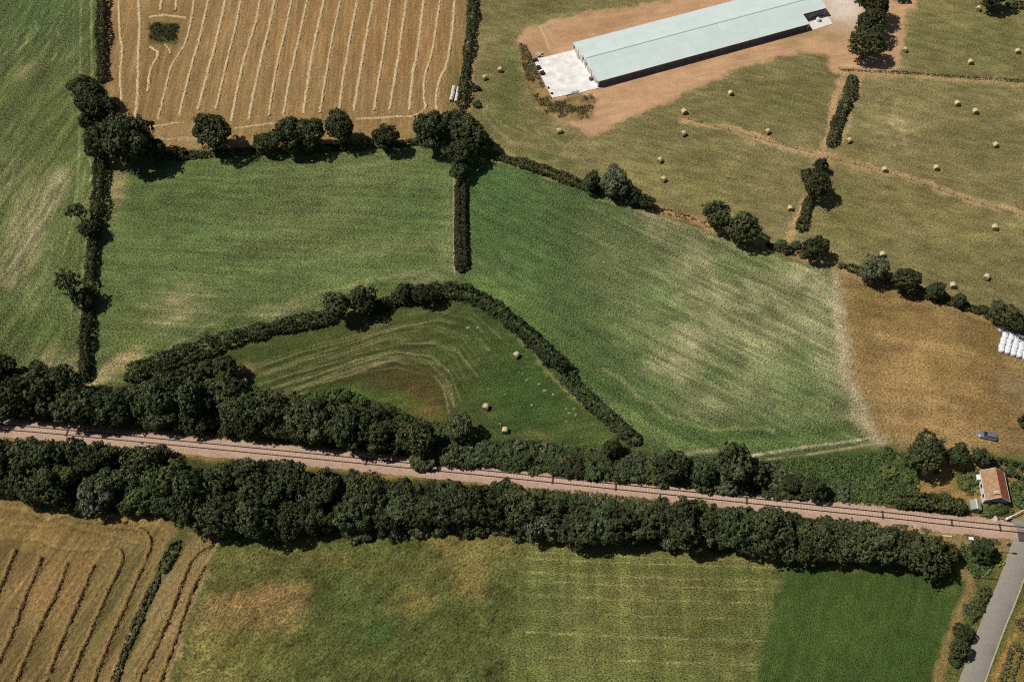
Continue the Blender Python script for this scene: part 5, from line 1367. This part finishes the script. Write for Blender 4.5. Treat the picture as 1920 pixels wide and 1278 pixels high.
# two rows of pale wrapped bales, end to end
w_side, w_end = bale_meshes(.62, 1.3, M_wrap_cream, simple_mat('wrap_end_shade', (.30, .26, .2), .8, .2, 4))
A0, A1 = at(851, 165, .6), at(845, 192, .6)
for r_, off in ((0, 0.0), (1, 1.6)):
    d = (A1 - A0).normalized(); nn = Vector((-d.y, d.x, 0))
    if nn.x < 0: nn = -nn
    for k in range(5):
        p = A0 + d * (k * 1.36 + r_ * .35) + nn * off + Vector((random.uniform(-.06, .06), 0, 0))
        e = empty('wrapped_bale', (p.x, p.y, 0), math.atan2(d.y, d.x) + random.uniform(-.04, .04))
        tag(e, f'{ordn(k + 1)} cream wrapped bale from the top in the row {"next to the hedge" if r_ else "on the stubble side"}', 'wrapped bale', 'cream wrapped bales in two rows')
        link('wrapped_roll', w_side, e)
        for m in w_end: link('end_face', m, e)
# heap of white wrapped bales at the frame edge
ww = MB().lathe([(0, 0), (.55, 0), (.70, .10), (.76, .35), (.76, .85), (.70, 1.08), (.52, 1.22), (.25, 1.28), (0, 1.29)], n=20)
ww_me = ww.mesh('wrapped_bale', M_wrap_white, True)
p0, pu, pv = at(1885, 624, .7), at(1876.5, 655, .7), at(1912, 632, .7)
du = (pu - p0) / 5; dv = (pv - p0).normalized() * 1.52
for i in range(6):
    for j in range(6):
        p = p0 + du * i + dv * (j + .12 * (i % 2))
        o = link('wrapped_bale', ww_me); o.location = (p.x + random.uniform(-.08, .08), p.y + random.uniform(-.08, .08), 0)
        o.rotation_euler = (random.uniform(-.06, .06), random.uniform(-.06, .06), random.random() * 6)
        o.scale = (random.uniform(.98, 1.06),) * 3
        tag(o, f'white wrapped bale, {ordn(j + 1)} along the {ordn(i + 1)} row of the heap counting from the hedge', 'wrapped bale', 'white wrapped bales heaped by the dry field')
o = link('wrapped_bale', ww_me); q = at(1877, 617, .6); o.location = (q.x, q.y, 0)
tag(o, 'single white wrapped bale standing apart at the corner of the heap', 'wrapped bale', 'white wrapped bales heaped by the dry field')

# ------------------------------------------------------------------ cottage
def build_house():
    k = 2.6
    A, Bq, Cq = at(1837.1, 882.5, k), at(1847.9, 937, k), at(1893.9, 941.7, k)
    ey = (A - Bq).normalized(); ex = Vector((ey.y, -ey.x, 0))
    L = (A - Bq).length; W = (Cq - Bq).dot(ex)
    base = Bq.copy(); base.z = 0
    rz = math.atan2(ex.y, ex.x)
    root = empty('cottage', base, rz)
    tag(root, 'small white cottage with an orange red tiled gable roof beside the railway', 'cottage')
    def tile(name, c1, c2):
        m, N, Lk, b = nodemat(name)
        tc = N.new('ShaderNodeTexCoord')
        br = N.new('ShaderNodeTexBrick'); br.inputs['Scale'].default_value = 3.0
        br.inputs['Color1'].default_value = (*alb(c1), 1); br.inputs['Color2'].default_value = (*alb(tuple(v * .86 for v in c1)), 1); br.inputs['Mortar'].default_value = (*alb(tuple(v * .66 for v in c1)), 1)
        br.inputs['Mortar Size'].default_value = .02; br.inputs['Brick Width'].default_value = .6; br.inputs['Row Height'].default_value = .5
        rot = N.new('ShaderNodeVectorRotate'); rot.rotation_type = 'Z_AXIS'; rot.inputs['Angle'].default_value = R(90)
        Lk.new(tc.outputs['Object'], rot.inputs['Vector']); Lk.new(rot.outputs[0], br.inputs['Vector'])
        no = N.new('ShaderNodeTexNoise'); no.inputs['Scale'].default_value = 1.2; no.inputs['Detail'].default_value = 6
        Lk.new(tc.outputs['Object'], no.inputs['Vector'])
        mr = N.new('ShaderNodeMapRange'); mr.inputs[1].default_value = .42; mr.inputs[2].default_value = .66
        Lk.new(no.outputs[0], mr.inputs[0])
        mx = N.new('ShaderNodeMix'); mx.data_type = 'RGBA'; Lk.new(mr.outputs[0], mx.inputs[0]); Lk.new(br.outputs['Color'], mx.inputs[6]); mx.inputs[7].default_value = (*alb(c2), 1)
        Lk.new(mx.outputs[2], b.inputs['Base Color']); b.inputs['Roughness'].default_value = .85; b.inputs['Specular IOR Level'].default_value = .2
        bp = N.new('ShaderNodeBump'); bp.inputs['Strength'].default_value = .4; bp.inputs['Distance'].default_value = .05
        Lk.new(br.outputs['Fac'], bp.inputs['Height']); Lk.new(bp.outputs[0], b.inputs['Normal'])
        return m
    M_t1 = tile('weathered_tiles', (188, 146, 114), (192, 158, 120)); M_t2 = tile('red_tiles', (178, 106, 78), (172, 116, 86))
    M_w = simple_mat('white_render', (.74, .73, .70), .8, .08, 1.5); M_dk = simple_mat('dark_window', (.03, .035, .045), .25, .2, 2, spec=.6)
    M_g = simple_mat('shaded_render', (.34, .32, .36), .85, .12, 1.5); M_tr = simple_mat('white_trim', (.78, .74, .70), .6, .05, 2)
    M_rd = simple_mat('ridge_tile', alb((196, 138, 98)), .85, .15, 3)
    rise, th, ov = 2.1, .12, .28
    zr = k + rise
    def slope(x0, z0, x1, z1, mat):
        mb = MB().add([(x0, 0, z0), (x1, 0, z1), (x1, L, z1), (x0, L, z0), (x0, 0, z0 + th), (x1, 0, z1 + th), (x1, L, z1 + th), (x0, L, z0 + th)], [(3, 2, 1, 0), (4, 5, 6, 7), (0, 1, 5, 4), (1, 2, 6, 5), (2, 3, 7, 6), (3, 0, 4, 7)])
        return mb.build('roof_slope', mat, root)
    o = slope(0, k, W / 2 - .002, zr, M_t1); o['label'] = 'lichen tan weathered roof slope'
    o = slope(W / 2 + .002, zr, W, k, M_t2); o['label'] = 'redder roof slope'
    MB().tube((W / 2, .02, zr + th), (W / 2, L - .02, zr + th), .13, n=8).build('ridge', M_rd, root)
    mb = MB()
    for y in (-.04, L + .04):
        for x0, z0, x1, z1 in ((0, k, W / 2, zr), (W, k, W / 2, zr)):
            mb.add([(x0, y - .05, z0 - .08), (x1, y - .05, z1 - .08), (x1, y - .05, z1 + th + .03), (x0, y - .05, z0 + th + .03), (x0, y + .035, z0 - .08), (x1, y + .035, z1 - .08), (x1, y + .035, z1 + th + .03), (x0, y + .035, z0 + th + .03)],
                   [(0, 1, 2, 3), (7, 6, 5, 4), (0, 4, 5, 1), (1, 5, 6, 2), (2, 6, 7, 3), (3, 7, 4, 0)])
    mb.build('bargeboard', M_tr, root)
    MB().box((-.05, L / 2, k + .04), (.1, L, .1)).build('gutter', M_tr, root); MB().box((W + .05, L / 2, k + .04), (.1, L, .1)).build('gutter', M_tr, root)
    # walls
    a, b_, c, d = ov, W - ov, ov, L - ov
    MB().box((a + .12, L / 2, k / 2 - .02), (.24, d - c - .5, k)).build('wall', M_w, root)
    MB().box((b_ - .12, L / 2, k / 2 - .02), (.24, d - c - .5, k)).build('wall', M_w, root)
    for y, mt in ((c + .12, M_g), (d - .12, M_w)):  # front gable's shade is put into its darker purplish render colour
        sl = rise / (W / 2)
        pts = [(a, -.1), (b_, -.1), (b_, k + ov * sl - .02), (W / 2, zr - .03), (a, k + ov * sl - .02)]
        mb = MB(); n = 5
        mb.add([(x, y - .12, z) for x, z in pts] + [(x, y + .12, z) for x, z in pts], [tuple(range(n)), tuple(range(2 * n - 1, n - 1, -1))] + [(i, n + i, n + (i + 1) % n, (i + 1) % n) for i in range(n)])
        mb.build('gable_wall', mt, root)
    def window(c_, d_):
        w = MB().box(c_, d_).build('window', M_dk, root)
        f = MB()
        ax = 0 if d_[0] < d_[1] else 1
        for s in (-1, 1):
            q = list(c_); q[1 - ax] += s * (d_[1 - ax] / 2 + .04); dd = [0, 0, d_[2] + .16]; dd[ax] = d_[ax] + .03; dd[1 - ax] = .08; f.box(q, dd)
            q = list(c_); q[2] += s * (d_[2] / 2 + .04); dd = [0, 0, .08]; dd[ax] = d_[ax] + .035; dd[1 - ax] = d_[1 - ax]; f.box(q, dd)
        f.build('frame', M_tr, w)
    for y in (L * .22, L * .56): window((a - .02, y, 1.35), (.06, .9, 1.0))
    window((W * .35, c - .01, 1.4), (.9, .06, 1.0)); window((W * .68, c - .01, 1.4), (.9, .06, 1.0)); window((b_ + .02, L * .4, 1.4), (.06, .9, 1.0))
    # porch and lean-to on the sunny side
    def porch(y0, y1, dx, z1, z0):
        mb = MB().add([(a - dx, y0, 0), (a - .002, y0, 0), (a - .002, y1, 0), (a - dx, y1, 0), (a - dx, y0, z0), (a - .002, y0, z1), (a - .002, y1, z1), (a - dx, y1, z0)], [(3, 2, 1, 0), (4, 5, 6, 7), (0, 1, 5, 4), (1, 2, 6, 5), (2, 3, 7, 6), (3, 0, 4, 7)])
        p = mb.build('porch', M_w, root)
        MB().box((a - dx - .015, (y0 + y1) / 2, .95), (.04, .75, 1.7)).build('door', M_dk, p)
    porch(L * .72, L * .90, 1.1, 2.4, 2.1)
    # chimney
    ch = MB().box((W * .34, 1.0, k + rise * .68 + .55), (.95, .5, 1.1)).build('chimney', simple_mat('chimney_render', (.66, .56, .48), .85, .15, 3), root)
    MB().box((W * .34, 1.0, k + rise * .68 + 1.14), (1.1, .62, .12)).build('chimney_cap', M_tr, ch)
    for x in (-.22, .22): MB().tube((W * .34 + x, 1.0, k + rise * .68 + 1.2), (W * .34 + x, 1.0, k + rise * .68 + 1.5), .11, .09, 10).build('chimney_pot', M_rd, ch)
    return root
build_house()

def build_shed():
    h = 1.9
    r0, r1 = at(1829.3, 935.5, h + .5), at(1832.8, 952.5, h + .5)
    ey = (r0 - r1).normalized(); L = (r0 - r1).length; ex = Vector((ey.y, -ey.x, 0)); W = 2.3
    base = r1 - ex * W / 2; base.z = 0
    root = empty('garden_shed', base, math.atan2(ex.y, ex.x))
    tag(root, 'small grey wooden shed with a pale ridge at the hedge end by the cottage', 'shed')
    M_r = simple_mat('felt_roof', alb((158, 164, 150)), .8, .1, 2); M_w = simple_mat('shed_wood', alb((150, 150, 130)), .85, .2, 3); M_c = simple_mat('pale_ridge', (.75, .75, .74), .6, .05, 2)
    for x0, z0, x1, z1 in ((-.12, h - .1, W / 2 - .002, h + .55), (W + .12, h - .1, W / 2 + .002, h + .55)):
        MB().add([(x0, -.1, z0), (x1, -.1, z1), (x1, L + .1, z1), (x0, L + .1, z0), (x0, -.1, z0 + .06), (x1, -.1, z1 + .06), (x1, L + .1, z1 + .06), (x0, L + .1, z0 + .06)], [(3, 2, 1, 0), (4, 5, 6, 7), (0, 1, 5, 4), (1, 2, 6, 5), (2, 3, 7, 6), (3, 0, 4, 7)]).build('roof_slope', M_r, root)
    MB().box((W / 2, L / 2, h + .64), (.28, L + .2, .07)).build('ridge', M_c, root)
    pts = [(0, 0), (W, 0), (W, h - .05), (W / 2, h + .5), (0, h - .05)]
    mb = MB().add([(x, 0, z) for x, z in pts] + [(x, L, z) for x, z in pts], [(0, 1, 2, 3, 4), (9, 8, 7, 6, 5)] + [(i, 5 + i, 5 + (i + 1) % 5, (i + 1) % 5) for i in range(5)])
    mb.build('wall', M_w, root)
    MB().box((W / 2, -.02, .9), (.8, .05, 1.7)).build('door', simple_mat('shed_door', (.12, .11, .10), .8, .2, 3), root)
build_shed()

# small grey hutch under the largest garden tree
def build_hutch():
    p = at(1736, 876, .6)
    r = empty('garden_hutch', (p.x, p.y, 0), -.12)
    tag(r, 'low grey roofed hutch with a plank ramp under the largest garden tree', 'hutch')
    MB().box((0, 0, .55), (2.0, 1.0, .9)).build('body', simple_mat('hutch_dark', (.05, .045, .04), .8, .2, 3), r)
    MB().box((0, 0, 1.06), (2.3, 1.3, .08), M=Matrix.Rotation(.15, 3, 'X')).build('roof', simple_mat('hutch_roof', alb((170, 172, 162)), .7, .1, 3), r)
    MB().box((-1.4, 0, .35), (1.2, .5, .06), M=Matrix.Rotation(-.6, 3, 'Y')).build('ramp', M_pallet, r)
build_hutch()

# ------------------------------------------------------------------ parked car
def build_car():
    f, b = at(1836.5, 813.5, .5), at(1866.5, 820.5, .5)
    c = (f + b) / 2; d = f - b
    root = empty('parked_car', (c.x, c.y, 0), math.atan2(d.y, d.x))
    tag(root, 'silver blue estate car parked alone on the dry field', 'car')
    M_p = simple_mat('car_paint', (.30, .34, .42), .3, .04, 2, metal=.55, spec=.6); M_gl = simple_mat('car_glass', (.015, .02, .03), .08, .1, 2, spec=.8)
    M_tr = simple_mat('car_trim', (.02, .02, .022), .6, .2, 3); M_rim = simple_mat('car_rim', (.4, .4, .42), .35, .1, 3, metal=.7)
    M_hl = simple_mat('headlight', (.75, .77, .8), .15, .05, 3, spec=.8); M_tl = simple_mat('tail_light', (.35, .02, .02), .2, .05, 3)
    L, W = 4.6, 1.8
    # stations along x: (x, half width, z bottom, z shoulder)
    st = [(-2.30, .70, .42, .86), (-2.22, .82, .30, .98), (-1.9, .88, .24, 1.02), (-1.0, .90, .22, 1.0), (0, .90, .22, .97), (.9, .90, .22, .95), (1.5, .88, .24, .90), (2.0, .84, .28, .80), (2.22, .74, .34, .68), (2.30, .60, .42, .58)]
    V, F = [], []
    for x, w, z0, z1 in st:
        m = (z0 + z1) / 2
        V += [(x, -w * .92, z0), (x, -w, m), (x, -w * .96, z1 - .05), (x, -w * .86, z1), (x, 0, z1 + .03), (x, w * .86, z1), (x, w * .96, z1 - .05), (x, w, m), (x, w * .92, z0), (x, 0, z0)]
    for i in range(len(st) - 1):
        for j in range(10): F.append((i * 10 + j, i * 10 + (j + 1) % 10, (i + 1) * 10 + (j + 1) % 10, (i + 1) * 10 + j))
    F += [tuple(range(9, -1, -1)), tuple((len(st) - 1) * 10 + j for j in range(10))]
    MB().add(V, F).build('body', M_p, root, True)
    # cabin glass and roof
    def loft(rows, name, mat):
        V, F = [], []
        for r in rows: V += r
        n = len(rows[0])
        for i in range(len(rows) - 1):
            for j in range(n): F.append((i * n + j, i * n + (j + 1) % n, (i + 1) * n + (j + 1) % n, (i + 1) * n + j))
        F += [tuple(range(n - 1, -1, -1)), tuple((len(rows) - 1) * n + j for j in range(n))]
        return MB().add(V, F).build(name, mat, root)
    loft([[(-2.12, -.76, .97), (.98, -.76, .94), (.98, .76, .94), (-2.12, .76, .97)], [(-1.86, -.62, 1.42), (.24, -.62, 1.44), (.24, .62, 1.44), (-1.86, .62, 1.42)]], 'windows', M_gl)
    loft([[(-1.90, -.64, 1.425), (.26, -.64, 1.445), (.26, .64, 1.445), (-1.90, .64, 1.425)], [(-1.80, -.56, 1.49), (.10, -.56, 1.50), (.10, .56, 1.50), (-1.80, .56, 1.49)]], 'roof', M_p)
    for s in (-1, 1):
        mb = MB()
        for xb, xt in ((.98, .24), (-.45, -.45), (-2.12, -1.86)):
            mb.tube((xb, s * .765, .95), (xt, s * .63, 1.44), .045, n=6)
        mb.build('pillar', M_p, root)
        MB().tube((-1.7, s * .52, 1.54), (-.1, s * .52, 1.55), .025, n=6).build('roof_rail', M_tr, root)
        MB().box((2.16, s * .58, .66), (.16, .34, .14)).build('headlight', M_hl, root); MB().box((-2.26, s * .66, .82), (.10, .2, .3)).build('tail_light', M_tl, root)
        MB().box((.72, s * .98, 1.0), (.14, .2, .13)).build('wing_mirror', M_p, root)
        for x in (-1.42, 1.42):
            w = empty('wheel', (x, s * .80, .32)); w.parent = root
            MB().lathe([(.2, -.1), (.30, -.11), (.325, -.07), (.325, .07), (.30, .11), (.2, .1)], n=20, axis='Y').build('tyre', M_tr, w, True)
            MB().lathe([(0, s * .10), (.12, s * .105), (.205, s * .085)], n=16, axis='Y').build('rim', M_rim, w)
    MB().box((2.27, 0, .48), (.1, 1.0, .16)).build('grille', M_tr, root); MB().box((-2.28, 0, .45), (.1, 1.2, .18)).build('rear_bumper', M_tr, root)
build_car()

# ------------------------------------------------------------------ crossing furniture
M_wpaint = simple_mat('white_painted_steel', (.76, .75, .73), .5, .06, 3)
M_dark = simple_mat('dark_metal', (.03, .03, .03), .6, .2, 3)
M_woodpole = simple_mat('grey_wood_pole', alb((176, 170, 140)), .9, .15, 3)
def barrier():
    a, b = at(1894, 969, 1.0), at(1924, 953.5, 1.2)
    d = b - a; L = d.length + 3
    r = empty('crossing_barrier', (a.x, a.y, 0), math.atan2(d.y, d.x))
    tag(r, 'white crossing barrier boom lowered beside the cottage with its round white counterweight', 'barrier')
    MB().box((0, 0, .55), (.5, .45, 1.1)).build('pedestal', M_wpaint, r)
    MB().tube((-.9, 0, 1.05), (L, 0, 1.25), .16, .10, 10).build('boom', M_wpaint, r)
    MB().lathe([(0, -.25), (.40, -.25), (.46, -.1), (.46, .1), (.40, .25), (0, .25)], (-.9, 0, 1.05), 18, 'Y').build('counterweight', M_wpaint, r)
    MB().tube((L * .5, 0, 1.1), (L * .5, 0, .1), .05, n=6).build('boom_rest', M_dark, r)
barrier()
def pole(x, y, h, label, head=None, r0=.13, name='wooden_pole', cat='pole'):
    p = at(x, y)
    t = empty(name, p); t.location.z = 0
    tag(t, label, cat)
    MB().tube((0, 0, -.3), (0, 0, h), r0, r0 * .75, 10).build('post', M_woodpole, t)
    if head == 'lamp':
        MB().box((.25, -.1, h - .1), (.7, .4, .8)).build('signal_head', M_dark, t)
        MB().tube((.25, -.32, h + .1), (.25, -.4, h + .1), .14, n=12).build('lens', simple_mat('dull_red_lens', (.12, .02, .02), .2, .1, 2), t)
    elif head == 'stub':
        MB().tube((-.35, 0, h - .25), (.35, 0, h - .25), .05, n=6).build('crossarm', M_woodpole, t)
pole(1841, 1083.5, 5.4, 'bare pale wooden pole beside the roadside hedge throwing a thin shadow', 'stub')
pole(1875.5, 1034.5, 4.6, 'pale signal post with a dark head on the verge by the level crossing', 'lamp', .10, 'signal_post', 'signal')
def cabinet():
    p = at(1811, 1019)
    t = empty('trackside_cabinet', (p.x, p.y, 0), -.1)
    tag(t, 'white topped trackside box on a thin post near the end of the wood', 'cabinet')
    MB().tube((0, 0, -.2), (0, 0, 2.4), .06, n=8).build('post', M_woodpole, t)
    MB().box((.1, 0, 2.7), (1.0, .7, .7)).build('box', simple_mat('cabinet_shade', (.3, .3, .32), .6, .1, 2), t)
    MB().box((.1, 0, 3.09), (1.1, .8, .08)).build('lid', M_wpaint, t)
cabinet()
o = MB().box((0, 0, .16), (1.3, 1.6, .32)).box((0, 0, .36), (1.1, 1.4, .08)).build('cable_pit', simple_mat('pit_concrete', alb((212, 200, 180)), .9, .1, 2)); o.location = at(1864, 972); o.rotation_euler.z = .5
tag(o, 'pale concrete cable pit beside the track below the cottage', 'cable pit')
o = MB().box((0, 0, .12), (2.0, .35, .24)).box((0, 0, .26), (1.9, .25, .04)).build('cable_trough', simple_mat('trough_concrete', alb((226, 214, 186)), .9, .1, 2)); o.location = at(1776, 1005); o.rotation_euler.z = -.12
tag(o, 'short pale cable trough lying on the dry verge at the wood end', 'cable trough')

# fences across the pastures: posts with wires
M_post = simple_mat('fence_post', (.10, .075, .05), .9, .2, 3)
M_wire = simple_mat('fence_wire', (.09, .075, .06), .7, .1, 3)
def fence(pts, label, sp=4.2, h=1.15):
    Q, T, L = resample([at(x, y) for x, y in pts], sp)
    o0 = Vector(Q[len(Q) // 2]); o0.z = 0
    r = empty('wire_fence', o0)
    tag(r, label, 'fence')
    me = MB().tube((0, 0, -.2), (0, 0, h), .10, .085, 7).mesh('post', M_post)
    for q in Q:
        p = link('post', me, r); p.location = Vector((q[0], q[1], 0)) - o0
    mb = MB()
    for z in (.35, .7, 1.05):
        for a, b in zip(Q[:-1], Q[1:]):
            mb.tube(Vector((a[0], a[1], z)) - o0, Vector((b[0], b[1], z)) - o0, .022, n=4, cap=False)
    mb.build('wire', M_wire, r)
fence([(1572, 130), (1620, 133), (1710, 137), (1820, 146), (1960, 153)], 'wire fence along the dark line below the top pasture')
fence([(1550, 296), (1600, 308), (1700, 336), (1830, 380), (1980, 424)], 'wire fence beside the pale track crossing the big pasture')
fence([(1290, 224), (1370, 246), (1450, 268), (1520, 286)], 'wire fence beside the pale track in the upper pasture')
fence([(889, -20), (887, 60), (877, 130), (872, 200)], 'wire fence on the bare strip beside the stubble field hedge')
for p, w, h, mt, sd in (([(1575, 131), (1640, 134), (1720, 138), (1820, 146), (1960, 154)], .9, .22, M_ditch, 50),):
    o = hedge(p, w, h, mt, None, 60, .26, 'long_grass', None, seed=sd)
    o['kind'] = 'stuff'

# green trailer at the top edge
def trailer():
    p = at(1692, 4)
    r = empty('farm_trailer', (p.x, p.y, 0), .05)
    tag(r, 'dark green farm trailer at the top edge beside the bare earth track', 'trailer')
    M_gt = simple_mat('trailer_green', (.03, .08, .05), .5, .15, 2)
    MB().box((0, 0, 1.35), (4.0, 2.0, .9)).build('body', M_gt, r)
    MB().box((0, 0, 1.83), (4.1, 2.1, .07)).box((0, 0, 1.9), (3.4, .2, .08)).build('cover', M_gt, r)
    MB().box((0, 0, .82), (4.2, .9, .14)).build('chassis', M_dark, r)
    MB().tube((-2.0, 0, .8), (-3.4, 0, .6), .06, n=6).build('drawbar', M_dark, r)
    for x in (-1.0, 1.0):
        for s in (-1, 1):
            w = MB().lathe([(0, -.12), (.4, -.14), (.45, -.08), (.45, .08), (.4, .14), (0, .12)], (x, s * 1.05, .45), 18, 'Y').build('wheel', simple_mat('pale_wheel', alb((200, 190, 170)), .7, .1, 2), r)
trailer()
